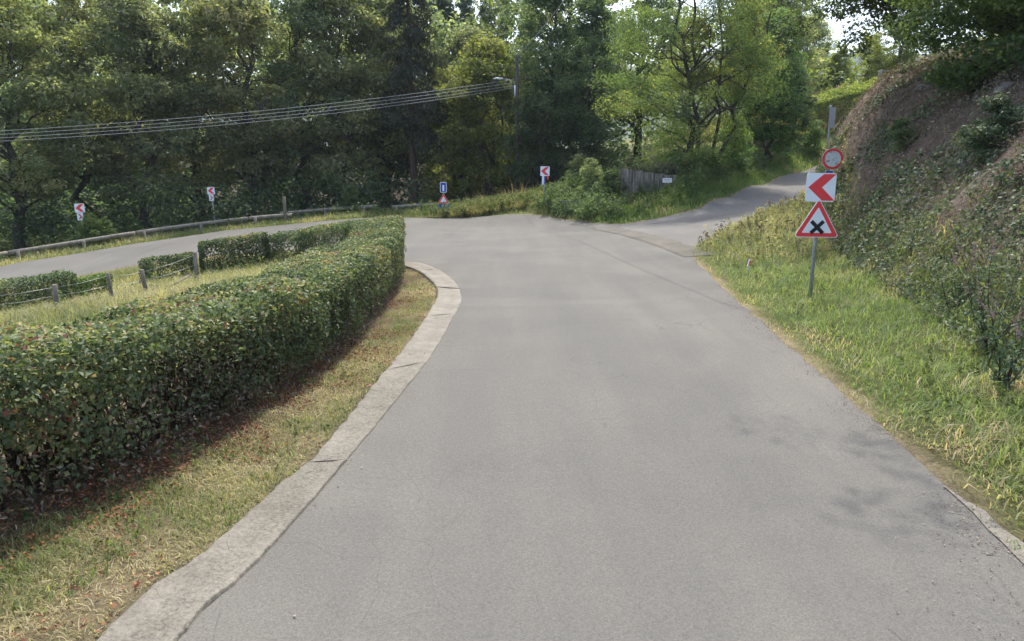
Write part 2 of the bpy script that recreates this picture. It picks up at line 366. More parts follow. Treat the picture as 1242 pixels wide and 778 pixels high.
M['pinkred'] = paint('faded_red', (.60, .12, .13)); M['orange'] = paint('orange', (.75, .22, .03)); M['grey_back'] = paint('sign_back', (.30, .31, .31)); M['cable'] = paint('cable', (.34, .34, .33), rough=.5)
M['pole_wood'] = m_noise('tarred_pole', [(.3, (.06, .048, .04)), (.7, (.14, .115, .095))], 6, .9, 6, .4, .01, stretch=(1, 1, .15))
M['twig'] = m_noise('twigs', [(.3, (.03, .022, .016)), (.7, (.09, .065, .045))], 8, .95)
M['rock'] = m_noise('rock', [(.3, (.15, .135, .115)), (.7, (.40, .37, .34))], 3, .9, 8, .9, .06)
G = lambda *a: a
M['leaf_hedge'] = leaf_mat('hedge_leaf', [(0, (0.0268, 0.0415, 0.0221)), (0.45, (0.0896, 0.1335, 0.0658)), (0.8, (0.211, 0.255, 0.1187)), (0.93, (0.3961, 0.3493, 0.1478)), (1, (0.217, 0.0869, 0.0552))], 0.58, 0.30, 1.7, .25)
M['leaf_hedge2'] = leaf_mat('beech_hedge_leaf', [(0, (0.0291, 0.0486, 0.0188)), (0.5, (0.0653, 0.1042, 0.0394)), (1, (0.1279, 0.1538, 0.0566))], 0.58, 0.35, 1.7, .25)
M['leaf_oak'] = leaf_mat('oak_leaf', [(0, (0.1021, 0.1217, 0.0646)), (0.5, (0.2065, 0.2261, 0.1165)), (0.85, (0.3251, 0.3129, 0.1679)), (1, (0.4462, 0.3726, 0.2192))], 0.58, 0.55, 1.7, .25)
M['leaf_oak2'] = leaf_mat('dull_green_leaf', [(0, (0.0826, 0.1082, 0.0586)), (0.5, (0.1739, 0.2064, 0.1118)), (1, (0.3221, 0.3254, 0.1789))], 0.58, 0.52, 1.7, .25)
M['leaf_dark'] = leaf_mat('dark_leaf', [(0, (0.0414, 0.068, 0.034)), (0.6, (0.0969, 0.1368, 0.0642)), (1, (0.1801, 0.2133, 0.1024))], 0.58, 0.45, 1.7, .25)
M['leaf_lime'] = leaf_mat('lime_leaf', [(0, (0.0817, 0.112, 0.0333)), (0.5, (0.1615, 0.1917, 0.0551)), (1, (0.2533, 0.2533, 0.0778))], 0.58, 0.50, 1.7, .25)
M['leaf_robinia'] = leaf_mat('robinia_leaf', [(0, (0.0713, 0.1028, 0.0361)), (0.6, (0.1346, 0.1786, 0.0629)), (0.88, (0.2094, 0.2282, 0.0772)), (1, (0.4107, 0.3352, 0.0835))], 0.58, 0.50, 1.7, .25)
M['leaf_near'] = leaf_mat('near_leaf', [(0, (0.0302, 0.0616, 0.0216)), (0.5, (0.0741, 0.1312, 0.0442)), (1, (0.1604, 0.2174, 0.0678))], 0.58, 0.45, 1.7, .25)
M['leaf_bank'] = leaf_mat('bank_tree_leaf', [(0, (.05, .085, .035)), (.5, (.10, .15, .06)), (1, (.19, .23, .09))], .5, .5, 1.7, .3)
M['leaf_fresh'] = leaf_mat('fresh_leaf', [(0, (.06, .12, .025)), (.6, (.12, .20, .04)), (1, (.22, .26, .06))], .5, .42, 1.5)
M['needle'] = leaf_mat('needles', [(0, (0.0271, 0.0377, 0.0236)), (0.6, (0.0622, 0.0799, 0.048)), (1, (0.1195, 0.1319, 0.0824))], 0.60, 0.30, 1.7, .25)
M['needle2'] = leaf_mat('grey_green_needles', [(0, (0.0622, 0.0952, 0.0548)), (0.6, (0.113, 0.1589, 0.0891)), (1, (0.1829, 0.2196, 0.1278))], 0.60, 0.30, 1.7, .25)
M['ivy'] = leaf_mat('ivy_leaf', [(0, (0.0404, 0.0636, 0.0337)), (0.5, (0.0905, 0.1276, 0.0679)), (0.85, (0.1518, 0.1923, 0.1029)), (1, (0.277, 0.26, 0.1348))], 0.58, 0.25, 1.7, .25)
M['weed'] = leaf_mat('weed_leaf', [(0, (0.0488, 0.0807, 0.0275)), (0.5, (0.0964, 0.1389, 0.0486)), (1, (0.1889, 0.2101, 0.072))], 0.58, 0.40, 1.7, .25)
M['grass'] = leaf_mat('green_grass', [(0, (0.0741, 0.1173, 0.0388)), (0.5, (0.1481, 0.1994, 0.069)), (0.85, (0.2518, 0.2581, 0.1187)), (1, (0.5036, 0.3519, 0.2803))], 0.58, 0.42, 1.7, .25)
M['grass_dry'] = leaf_mat('dry_grass', [(0, (0.1059, 0.1224, 0.0522)), (0.35, (0.1957, 0.1833, 0.0885)), (0.7, (0.3277, 0.2782, 0.1586)), (1, (0.4547, 0.3887, 0.2567))], 0.70, 0.35, 1.7, .25)
M['grass_mid'] = leaf_mat('verge_grass', [(0, (0.0698, 0.0961, 0.0382)), (0.4, (0.148, 0.1605, 0.0681)), (0.75, (0.2675, 0.2343, 0.1273)), (1, (0.4376, 0.3562, 0.2387))], 0.60, 0.40, 1.7, .25)
M['litter'] = leaf_mat('dead_leaves', [(0, (0.042, 0.0216, 0.0144)), (0.5, (0.156, 0.054, 0.0264)), (1, (0.312, 0.144, 0.072))], .8, .1, 1.2, .2)
M['litter_br'] = leaf_mat('bramble_litter', [(0, (0.0706, 0.0529, 0.0425)), (0.5, (0.1667, 0.1257, 0.0992)), (1, (0.3078, 0.2514, 0.2126))], 0.85, 0.12, 1.7, .25)
M['plume'] = leaf_mat('flower_plume', [(0, (.16, .11, .09)), (.6, (.24, .18, .15)), (1, (.30, .15, .34))], .8, .2, 1.2, .2)
# ------------------------------------------------------------ ground sheet
def axis(segs):
    out = []
    for a, b, st in segs: out += list(np.arange(a, b, st))
    return np.array(out + [segs[-1][1]])
gx = axis([(-4000, -600, 400), (-600, -120, 60), (-120, -46, 4), (-46, -6, .5), (-6, 24, .22), (24, 50, .5), (50, 110, 4), (110, 600, 60), (600, 4000, 400)])
gy = axis([(-600, -60, 60), (-60, -10, 5), (-10, 0, .5), (0, 30, .22), (30, 66, .4), (66, 130, 3), (130, 600, 40), (600, 4000, 300)])
X, Y = np.meshgrid(gx, gy); xs, ys = X.ravel(), Y.ravel(); Z = zt(xs, ys)
far = np.maximum(np.maximum(np.abs(xs) - 90, ys - 115), 0); Z = Z * 1.0 - 0 * far
nx, ny = len(gx), len(gy); idx = np.arange(nx * ny).reshape(ny, nx)
F = np.stack([idx[:-1, :-1].ravel(), idx[:-1, 1:].ravel(), idx[1:, 1:].ravel(), idx[1:, :-1].ravel()], 1)
me = np_mesh('ground', np.c_[xs, ys, Z], F, smooth=True)
_ZG = Z.reshape(ny, nx)
def zt(x, y):
    x = np.asarray(x, float); y = np.asarray(y, float)
    i = np.clip(np.searchsorted(gx, x) - 1, 0, nx - 2); j = np.clip(np.searchsorted(gy, y) - 1, 0, ny - 2)
    u = (x - gx[i]) / (gx[i + 1] - gx[i]); v = (y - gy[j]) / (gy[j + 1] - gy[j])
    return (_ZG[j, i] * (1 - u) + _ZG[j, i + 1] * u) * (1 - v) + (_ZG[j + 1, i] * (1 - u) + _ZG[j + 1, i + 1] * u) * v
bd = bank_d(xs, ys); fz, _ = poly_dist(xs, ys, [tuple(p) for p in in_e])
C = np.tile(np.array([.085, .095, .03]), (len(xs), 1))
def blend(C, col, k): k = np.asarray(k)[:, None]; return C * (1 - k) + np.array(col) * k
inner = in_poly(xs, ys, [tuple(p) for p in in_e] + [(-60, 15), (-60, -8), (-3, -8)])
C = blend(C, (.20, .17, .085), inner * sstep(.35, .6, fbm(xs * .3, ys * .3, seed=3)))
C = blend(C, (.22, .185, .12), inner * sstep(-7, -5.2, xs) * (ys < 24) * .8)
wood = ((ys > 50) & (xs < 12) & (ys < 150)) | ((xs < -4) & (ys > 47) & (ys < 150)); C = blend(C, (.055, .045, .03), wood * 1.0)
C = blend(C, (.12, .090, .070), sstep(.2, 1.0, bd) * (ys < 60)); C = blend(C, (.25, .225, .20), sstep(.2, 1.0, bd) * (ys < 40) * sstep(.58, .66, fbm(xs * .55, ys * .55, Z * .55, seed=44)) * .3)
C = blend(C, (.09, .095, .03), sstep(5, 8, bd) * .8); C = blend(C, (.13, .13, .05), (ys > 60) * (xs > 15) * 1.0)
vv = in_poly(xs, ys, [tuple(p) for p in in_e] + [(-8, 25), (-8, -6)]) & (xs > -7.5) & (ys < 25)
C = blend(C, (.20, .165, .10), vv * 1.0); C = blend(C, (.12, .085, .055), vv * sstep(1.5, .8, poly_dist(xs, ys, [(-6.3, -1.5), (-5.3, 2.0), (-4.48, 4.4), (-3.68, 6.3), (-3.2, 8.2), (-2.95, 10.5), (-2.95, 13.0), (-3.1, 16), (-3.45, 19.5), (-3.95, 22.3), (-4.45, 24.0)])[0]))
rm = road_mask_d(xs, ys); C = blend(C, (.27, .215, .14), sstep(-.30, -.02, rm) * .85)
gp_ = in_poly(xs, ys, [tuple(p) for p in smooth_line(GUT_EDGE, 60)] + [tuple(p) for p in smooth_line(IN_EDGE[:13], 60)][::-1]); C = blend(C, (.045, .04, .03), gp_ * 1.0)
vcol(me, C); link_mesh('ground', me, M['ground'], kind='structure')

# ------------------------------------------------------------ roads
def ribbon(name, L, Rr, m, nc=14, dz=0.0, kind='structure', zf=road_z, crown=0.0, attr=None):
    n = len(L); t = np.linspace(0, 1, nc + 1)
    V = []; A = []
    for a, b in zip(L, Rr):
        pxy = a[None, :2] * (1 - t[:, None]) + b[None, :2] * t[:, None]
        V.append(np.c_[pxy, zf(pxy[:, 0], pxy[:, 1]) + dz + crown * 4 * t * (1 - t)])
    V = np.concatenate(V); idx = np.arange(n * (nc + 1)).reshape(n, nc + 1)
    F = np.stack([idx[:-1, :-1].ravel(), idx[:-1, 1:].ravel(), idx[1:, 1:].ravel(), idx[1:, :-1].ravel()], 1)
    return link_mesh(name, np_mesh(name, V, F, attr=None, attr2=attr(V) if attr else np.zeros(len(V)), smooth=True), m, kind=kind)
def ragged(L, amp=.05, seed=0, sc=1.6):
    L = np.array(L); k = (fbm(L[:, 0] * sc, L[:, 1] * sc, seed=seed) - .5) * 2 * amp; return L + np.c_[k, k * .5]
# shrink the matching of the two sides so that strips stay square round the bend
def resample(L, s):
    q = np.r_[0, np.cumsum(np.linalg.norm(np.diff(L, axis=0), axis=1))]; s = np.array(s) * q[-1]
    return np.stack([np.interp(s, q, L[:, k]) for k in (0, 1)], 1)
r_f = resample(r_e, np.linspace(0, 1, 700)); i_f = resample(in_e, np.linspace(0, 1, 700))
keysI = [0, .0]; 
def frac_near(L, p):
    q = np.r_[0, np.cumsum(np.linalg.norm(np.diff(L, axis=0), axis=1))]; i = np.argmin(np.linalg.norm(L - np.array(p), axis=1)); return q[i] / q[-1]
pairs = [((-1.75, 1.5), (3.0, 1.5)), (G0[4], P(950, 420)[:2]), (G0[6], P(880, 355)[:2]), (G0[7], RJ), (G0[8], LJ), (G0[9], (-1, 42)), ((-6.4, 29), (-9.5, 46.2)), ((-9.0, 32.3), (-13, 45.8)), ((-12.5, 34), (-17, 44.2)), ((-20, 29.5), (-24.6, 37.2))]
fi = [0] + [frac_near(i_f, a) for a, b in pairs] + [1]; fr = [0] + [frac_near(r_f, b) for a, b in pairs] + [1]
tt = np.linspace(0, 1, 420); Li = resample(i_f, np.interp(tt, np.linspace(0, 1, len(fi)), fi)); Rr = resample(r_f, np.interp(tt, np.linspace(0, 1, len(fr)), fr))
ribbon('main_road', Li, ragged(Rr, .07, 3), M['asphalt'], 22, .02)
ribbon('side_road', ragged(sl, .12, 8), ragged(sr, .15, 9), M['asphalt2'], 12, .026)
# mouth of the lane: worn concrete channel across it
a0, a1 = np.array(RJ), np.array(LJ); dv = (a1 - a0) / np.linalg.norm(a1 - a0); nv = np.array([dv[1], -dv[0]])
ln = np.linspace(-.03, 1.0, 60)[:, None]; c0 = a0 + (a1 - a0) * ln
ribbon('junction_channel', ragged(c0 - nv * .42, .16, 4, 3), ragged(c0 + nv * .55, .22, 5, 3), M['channel'], 4, .032, attr=lambda V: sstep(.45, .6, fbm(V[:, 0] * .9, V[:, 1] * .9, seed=71)) * .5 + .5)
# concrete gutter: separate slabs with a raised outer lip, butt joints between
ge, gi = smooth_line(GUT_EDGE, 400), resample(smooth_line(IN_EDGE[:13], 600), np.linspace(0, 1, 400))
fe = [0] + [frac_near(ge, q) for q in GUT] + [1]; fg = [0] + [frac_near(gi, q) for q in G0] + [1]
tt = np.linspace(0, 1, 600); A = resample(ge, np.interp(tt, np.linspace(0, 1, len(fe)), fe)); B = resample(gi, np.interp(tt, np.linspace(0, 1, len(fg)), fg))
prof = [(-.0, -.10), (.0, .055), (.06, .066), (.3, .05), (.62, .034), (.96, .032), (1.0, .027), (1.01, -.06)]
q = np.r_[0, np.cumsum(np.linalg.norm(np.diff(B, axis=0), axis=1))]; slab = 3.6; kslab = (q / slab)
A = ragged(ragged(A, .015, 12, 2.2), .03, 15, 9); B2 = ragged(ragged(B, .012, 13, 3), .016, 16, 11)
V, Fq, W = [], [], []
def gd_(L, i):
    i0, i1 = max(i - 6, 0), min(i + 6, len(L) - 1); d = L[i1] - L[i0]; return d / np.linalg.norm(d)
cut = np.searchsorted(q, np.arange(1.45, q[-1], slab)); starts = [0] + list(cut); ends = list(cut) + [len(q) - 1]
for si, (s0, s1) in enumerate(zip(starts, ends)):
    if s1 - s0 < 2: continue
    rnd = random.Random(si * 7 + 1); off = rnd.uniform(-.010, .012); worn = .25 * rnd.random() + (.65 if si < 5 else .05)
    rows = []
    for k, i in enumerate(range(s0, s1 + 1)):
        a, b = A[i], B2[i]
        if k == 0 and si: a, b = A[i] + gd_(A, i) * .009, B2[i] + gd_(B2, i) * .009
        if i == s1: a, b = A[i] - gd_(A, i) * .009, B2[i] - gd_(B2, i) * .009
        row = []
        for t, h in prof:
            p = a * (1 - t) + b * t; row.append(len(V)); V.append((p[0], p[1], float(road_z(p[0], p[1])) + h + off)); W.append(worn * (.4 + .6 * (fbm(p[0] * 3, p[1] * 3, seed=6)))+ (.55 if t in (1.0,) else 0) + (.25 if t==.62 else 0))
        rows.append(row)
    for rw in (rows[0], rows[-1]): Fq.append((rw[0], rw[1], rw[6], rw[7])); Fq.append((rw[1], rw[2], rw[5], rw[6])); Fq.append((rw[2], rw[3], rw[4], rw[5]))
    for r0, r1 in zip(rows[:-1], rows[1:]):
        for j in range(len(prof) - 1): Fq.append((r0[j], r0[j + 1], r1[j + 1], r1[j]))
link_mesh('gutter', np_mesh('gutter', np.array(V), np.array(Fq), attr2=np.clip(W, 0, 1)), M['concrete'], kind='structure')
# right-hand kerb of broken concrete near the camera
k0 = np.array([p for p in ragged(Rr, .07, 3) if p[1] < 5.9 and p[0] > 0]); nrm = np.array([1, .12])
ribbon('road_edging', ragged(k0[:-1] - np.array([.03, 0]), .02, 91, 9), ragged(k0[:-1] - np.array([.03, 0]) + np.c_[.13 * sstep(5.9, 4.6, k0[:-1, 1]), np.zeros(len(k0) - 1)], .03, 92, 8), M['concrete'], 3, .03, attr=lambda V: .25 + .5 * fbm(V[:, 0] * 5, V[:, 1] * 5, seed=33))

# ------------------------------------------------------------ leaf, blade and tree generators
RNG = np.random.default_rng(7)
def unit(v): return v / np.maximum(np.linalg.norm(v, axis=1, keepdims=True), 1e-9)
def leaves(Pt, Nr, size, var, aspect=.55, rng=RNG, jit=.7, fold=.25, droop=0.0):
    """one folded rhombic leaf per point"""
    n = len(Pt); nn = unit(Nr + rng.normal(0, jit, (n, 3))); t = unit(np.cross(nn, rng.normal(0, 1, (n, 3)))); t[:, 2] -= droop; t = unit(t); b = np.cross(nn, t)
    L = (size * rng.uniform(.65, 1.3, n))[:, None]; W = L * aspect * .5
    V = np.empty((n, 4, 3)); V[:, 0] = Pt - t * L * .5; V[:, 2] = Pt + t * L * .5; V[:, 1] = Pt + b * W + nn * L * fold * .5 - t * L * .06; V[:, 3] = Pt - b * W + nn * L * fold * .5 - t * L * .06
    i = np.arange(n)[:, None] * 4; F = np.concatenate([i + [0, 1, 2], i + [0, 2, 3]])
    return V.reshape(-1, 3), F, np.repeat(var, 4)
def leaf_obj(name, parts, m, parent=None, **k):
    V, F, A, off = [], [], [], 0
    for v, f, a in parts: V.append(v); F.append(f + off); A.append(a); off += len(v)
    return link_mesh(name, np_mesh(name, np.concatenate(V), np.concatenate(F), np.clip(np.concatenate(A), 0, 1)), m, parent, **k)
def blades(Pt, h, wdt, lean, var, rng=RNG):
    n = len(Pt); a = rng.uniform(0, 2 * math.pi, n); d = np.c_[np.cos(a), np.sin(a), np.zeros(n)]; s = np.c_[-np.sin(a), np.cos(a), np.zeros(n)]
    up = np.array([0, 0, 1.]); h = h[:, None]; ln = (lean * rng.uniform(.2, 1.6, n))[:, None]; w_ = (wdt * rng.uniform(.6, 1.4, n))[:, None]
    V = np.empty((n, 5, 3)); mid = Pt + up * h * .55 + d * h * ln * .3
    V[:, 0] = Pt - s * w_; V[:, 1] = Pt + s * w_; V[:, 2] = mid + s * w_ * .8; V[:, 3] = mid - s * w_ * .8; V[:, 4] = Pt + up * h * (1 - .25 * np.minimum(ln, 1.5)) + d * h * ln
    i = np.arange(n)[:, None] * 5
    return V.reshape(-1, 3), [i + [0, 1, 2, 3], i + [3, 2, 4]], np.repeat(var, 5)
def blade_obj(name, parts, m, parent=None, **k):
    V, Q, T, A, off = [], [], [], [], 0
    for v, (q4, t3), a in parts: V.append(v); Q.append(q4 + off); T.append(t3 + off); A.append(a); off += len(v)
    return link_mesh(name, np_mesh(name, np.concatenate(V), [np.concatenate(Q), np.concatenate(T)], np.clip(np.concatenate(A), 0, 1)), m, parent, **k)
def tubes_np(segs, n=6):
    """tapered tubes: list of (points, radii) -> V,F"""
    V, F, off = [], [], 0
    for pts, rr in segs:
        pts = np.asarray(pts, float); m = len(pts); d = np.gradient(pts, axis=0); d = unit(d)
        ref = np.where(np.abs(d[:, 2:3]) < .9, np.array([[0, 0, 1.]]), np.array([[1., 0, 0]])); a = unit(np.cross(d, ref)); b = np.cross(d, a)
        t = np.arange(n) * 2 * math.pi / n; ring = a[:, None] * np.cos(t)[None, :, None] + b[:, None] * np.sin(t)[None, :, None]
        V.append((pts[:, None] + ring * np.asarray(rr)[:, None, None]).reshape(-1, 3))
        i = np.arange(m - 1)[:, None] * n + np.arange(n)[None]; j = np.arange(m - 1)[:, None] * n + (np.arange(n)[None] + 1) % n
        F.append(np.stack([i, j, j + n, i + n], -1).reshape(-1, 4) + off); off += m * n
    return np.concatenate(V), np.concatenate(F)
def limb(a, b, rng, wob=.12, n=6, sag=0.0):
    a, b = np.array(a, float), np.array(b, float); t = np.linspace(0, 1, n)[:, None]; L = np.linalg.norm(b - a)
    o = rng.normal(0, wob * L * .25, (n, 3)); o[0] = 0; o[-1] = 0; p = a * (1 - t) + b * t + o; p[:, 2] += sag * L * np.sin(t[:, 0] * math.pi); return p
def broadleaf(seed, H=18, base=5, rad=5, ncl=90, nleaf=320, lsize=.24, crad=1.25, trunk_r=.3, lean=(0, 0), forks=1, shape=1.0, taper=.35, droop=.1, aspect=.55):
    """trunk mesh and crown mesh of one tree, base at the origin"""
    rng = np.random.default_rng(seed); segs = []
    top = np.array([lean[0], lean[1], H * .86]); stems = []
    for k in range(forks):
        off = np.array([0, 0, 0]) if forks == 1 else np.r_[rng.normal(0, rad * .25, 2), 0]
        st = limb((0, 0, -.3), top + off, rng, .07, 14); stems.append(st)
        segs.append((st, np.linspace(trunk_r * (1 if k == 0 else .75), .04, 14) * np.r_[1.35, 1.08, np.ones(12)]))
    cc = []
    while len(cc) < ncl:
        z = rng.uniform(0, 1); r = math.sqrt(rng.uniform(.12, 1)); a = rng.uniform(0, 2 * math.pi)
        prof = (math.sin(math.pi * min(1, (z * .92 + .08)) ** shape) ** .6) * (1 - taper * z)
        prof *= .75 + .5 * float(vnoise(np.array([a * 1.3 + seed]), np.array([z * 3.]), seed=seed)[0])
        cc.append((math.cos(a) * rad * r * prof + lean[0] * (.3 + .7 * z), math.sin(a) * rad * r * prof + lean[1] * (.3 + .7 * z), base + z * (H - base)))
    cc = np.array(cc)
    for c in cc[:: 2 if ncl > 60 else 1]:
        st = stems[rng.integers(len(stems))]; zz = c[2] - rng.uniform(.12, .3) * H * .5; zz = max(zz, base * .55); i = int(np.argmin(np.abs(st[:, 2] - zz))); i = min(i, 12)
        L = np.linalg.norm(c - st[i]); r0 = min(trunk_r * .5 * (1 - i / 15), .022 * L + .015)
        segs.append((limb(st[i], c, rng, .22, 6, .08), np.linspace(r0, .012, 6)))
    tv, tf = tubes_np(segs, 7)
    parts = []; tone = rng.normal(0, .16, ncl)
    for c, tn in zip(cc, tone):
        n = int(nleaf * rng.uniform(.5, 1.4)); r = crad * rng.uniform(.6, 1.35)
        d = unit(rng.normal(0, 1, (n, 3))); rr = r * rng.uniform(.25, 1, n)[:, None] ** .45
        # sprays: pull leaves towards a few twigs in the clump
        tw = unit(rng.normal(0, 1, (9, 3)))[rng.integers(0, 9, n)]; d = unit(d * .55 + tw)
        Pt = c + d * rr * np.array([1.15, 1.15, .72]); Nr = d * .5 + np.array([0, 0, .8])
        parts.append(leaves(Pt, Nr, np.full(n, lsize), np.clip(.5 + tn + rng.normal(0, .2, n), 0, 1), aspect, rng, .6, .25, droop))
    V = np.concatenate([p[0] for p in parts]); off = np.cumsum([0] + [len(p[0]) for p in parts[:-1]])
    F = np.concatenate([p[1] + o for p, o in zip(parts, off)]); A = np.concatenate([p[2] for p in parts])
    return np_mesh('trunk', tv, tf, smooth=True), np_mesh('crown', V, F, A)
def conifer(seed, H=22, base=3, rad=3.2, dens=1.0, lsize=.3, trunk_r=.26, hang=.25):
    rng = np.random.default_rng(seed); segs = [(limb((0, 0, -.3), (0, 0, H), rng, .01, 10), np.linspace(trunk_r, .03, 10))]; parts = []
    z = base
    while z < H - .3:
        f = 1 - (z - base) / (H - base); L0 = rad * (f ** .75) * rng.uniform(.7, 1.15) + .25
        for k in range(rng.integers(5, 8)):
            a = rng.uniform(0, 2 * math.pi); L = L0 * rng.uniform(.65, 1.1); e = np.array([math.cos(a) * L, math.sin(a) * L, -hang * L + .1])
            segs.append((limb((0, 0, z), np.array([0, 0, z]) + e, rng, .05, 4), np.linspace(.045, .01, 4)))
            n = int(70 * L * dens); t = rng.uniform(.12, 1, n) ** .8; side = rng.normal(0, .16 * L + .12, n) * (1.1 - t * .6)
            Pt = np.array([0, 0, z]) + e * t[:, None] + np.c_[-math.sin(a) * side, math.cos(a) * side, -np.abs(rng.normal(0, .18 + .22 * hang, n))]
            Nr = np.tile([math.cos(a) * .3, math.sin(a) * .3, .6], (n, 1))
            parts.append(leaves(Pt, Nr, np.full(n, lsize), np.clip(rng.normal(.45, .22, n), 0, 1), .32, rng, .6, .2, .9))
        z += rng.uniform(.38, .62) * (1.2 if f > .3 else .8)
    tv, tf = tubes_np(segs, 6); V = np.concatenate([p[0] for p in parts]); off = np.cumsum([0] + [len(p[0]) for p in parts[:-1]])
    return np_mesh('trunk', tv, tf, smooth=True), np_mesh('crown', V, np.concatenate([p[1] + o for p, o in zip(parts, off)]), np.concatenate([p[2] for p in parts]))
# ------------------------------------------------------------ hedges
def hedge_geo(cl, width, height, dens, lsize, seed, stems=.14, wob=.09, inner=.35, ends=True, skirt=.12, back=1.0, hk=None):
    """cl: centre line (x,y). returns leaf parts + stem tubes in world space"""
    rng = np.random.default_rng(seed); cl = smooth_line(cl, max(8, int(8 * len(cl)))); q = np.r_[0, np.cumsum(np.linalg.norm(np.diff(cl, axis=0), axis=1))]; L = q[-1]
    per = height * 2 + width; n = int(L * per * dens)
    u = rng.uniform(0, per, n); s = rng.uniform(-.0, L, n); keep = np.ones(n, bool)
    if back < 1: keep &= ~((u > height + width) & (rng.uniform(0, 1, n) > back))
    u, s = u[keep], s[keep]; n = len(u)
    px_, py_ = np.interp(s, q, cl[:, 0]), np.interp(s, q, cl[:, 1]); tx, ty = np.interp(s, q, np.gradient(cl[:, 0], q)), np.interp(s, q, np.gradient(cl[:, 1], q)); tl = np.hypot(tx, ty); nx_, ny_ = ty / tl, -tx / tl
    HS = (lambda q_: np.interp(q_ / L, *hk)) if hk else (lambda q_: 1.0)
    r = .16   # rounded shoulders
    side = np.where(u < height, width / 2, np.where(u < height + width, width / 2 - (u - height), -width / 2))
    zz = np.where(u < height, u, np.where(u < height + width, height, per - u))
    nz = ((u >= height) & (u <= height + width)).astype(float); ns = np.where(nz > 0, 0, np.sign(side))
    k = np.clip((np.abs(side) - (width / 2 - r)) / r, 0, 1) * nz; zz = zz - .10 * k ** 2
    kk = np.clip((zz - (height - r)) / r, 0, 1) * (1 - nz); side = side * (1 - .16 * kk ** 2 / max(width, .8))
    low = np.clip(1 - zz / .5, 0, 1) * (1 - nz); side = side * (1 - .22 * low)
    bumpv = (fbm(s * 1.3 + seed, zz * 1.6 + side, seed=seed) - .5) * 2 * wob + (fbm(s * 5 + seed, zz * 5, side * 5, seed=seed + 3) - .5) * wob * 1.3
    depth = rng.exponential(.07, n); depth = np.where(rng.uniform(0, 1, n) < inner, depth + rng.uniform(.05, .34, n), depth)
    sd_ = side + ns * (bumpv - depth); zz = zz + nz * (bumpv - depth)
    if ends:
        e = rng.uniform(0, 1, n) < (width / L * .5); s2 = np.where(rng.uniform(0, 1, n) < .5, 0.0, L)
    X_, Y_ = px_ + nx_ * sd_, py_ + ny_ * sd_; Zg = zt(X_, Y_)
    zz = zz * HS(s)
    ok = (zz > skirt * rng.uniform(.2, 1.6, n)) & ~((rng.uniform(0, 1, n) < .25 * low))
    hole = fbm(s * 2.2, zz * 2.2 + side, seed=seed + 11); brown = sstep(.48, .62, fbm(s * .9 + 3, zz * 1.1, seed=seed + 21) + .22 * np.clip(1 - zz / (height * .62), 0, 1)); ok &= ~((rng.uniform(0, 1, n) < brown * .72) & (nz < 1) & (zz < height * .8))
    ok &= ~((hole < .33) & (nz < 1) & (rng.uniform(0, 1, n) < .6))
    # endcaps
    parts = []
    Pt = np.c_[X_, Y_, Zg + zz][ok]; Nr = np.c_[nx_ * ns, ny_ * ns, nz + .35][ok]
    var = .44 + .55 * (fbm(s * 1.4, zz * 1.7, side, seed=seed + 5) - .5) * 2 + rng.normal(0, .21, n) + .10 * nz  # leaves on the top get a lighter tone: sunlight put into leaf colour
    parts.append(leaves(Pt, Nr, np.full(len(Pt), lsize), np.clip(var[ok], 0, 1), .62, rng, .75, .3))
    if ends:
        for E, sg in ((0, -1), (-1, 1)):
            m = int(width * height * dens * 1.2); a = rng.uniform(-width / 2, width / 2, m); h = rng.uniform(skirt, height, m); t = np.array([tx[np.argmin(s) if E == 0 else np.argmax(s)], ty[np.argmin(s) if E == 0 else np.argmax(s)]]); t = t / np.linalg.norm(t)
            dd = rng.exponential(.07, m) - .05 - (fbm(a * 3, h * 3, seed=seed) - .5) * .2; c = cl[E]
            x = c[0] + t[1] * a - t[0] * sg * dd; y = c[1] - t[0] * a - t[1] * sg * dd
            parts.append(leaves(np.c_[x, y, zt(x, y) + h - .08 * (np.abs(a) / width * 2) ** 3], np.tile([t[0] * sg, t[1] * sg, .3], (m, 1)), np.full(m, lsize), np.clip(rng.normal(.45, .18, m), 0, 1), .62, rng, .75, .3))
    segs = []
    for _ in range(int(L / stems)):
        s0 = rng.uniform(.03 * L if L < 6 else .35, L - (.03 * L if L < 6 else .35)); c = np.array([np.interp(s0, q, cl[:, 0]), np.interp(s0, q, cl[:, 1])]); o = rng.normal(0, width * .11, 2); b = c + o; top = c + o * 1.1 + np.clip(rng.normal(0, .12, 2), -.2, .2)
        z0 = gz(*b); g = limb((b[0], b[1], z0 - .05), (top[0], top[1], z0 + height * HS(s0) * rng.uniform(.65, .9)), rng, .12, 5); segs.append((g, np.linspace(rng.uniform(.012, .026), .005, 5)))
        for _k in range(3):
            i = rng.integers(1, 4); e = g[i] + np.r_[rng.normal(0, .09, 2), rng.uniform(.05, .3)]; segs.append((np.array([g[i], (g[i] + e) / 2 + rng.normal(0, .02, 3), e]), [.008, .006, .003]))
    # brown dead leaves caught inside, low down
    m = int(L * width * dens * .45); s1 = rng.uniform(.1, L - .1, m); o1 = rng.uniform(-.49, .49, m) * width; h1 = rng.uniform(.03, height * .8, m) ** 1.2
    a1, b1 = np.interp(s1, q, cl[:, 0]), np.interp(s1, q, cl[:, 1]); t1, t2 = np.interp(s1, q, np.gradient(cl[:, 0], q)), np.interp(s1, q, np.gradient(cl[:, 1], q)); x1, y1 = a1 + t2 * o1, b1 - t1 * o1
    dead = leaves(np.c_[x1, y1, zt(x1, y1) + h1 * HS(s1)], rng.normal(0, 1, (m, 3)), np.full(m, lsize * 1.1), rng.uniform(0, 1, m), .4, rng, .6, .3)
    return parts, segs, dead
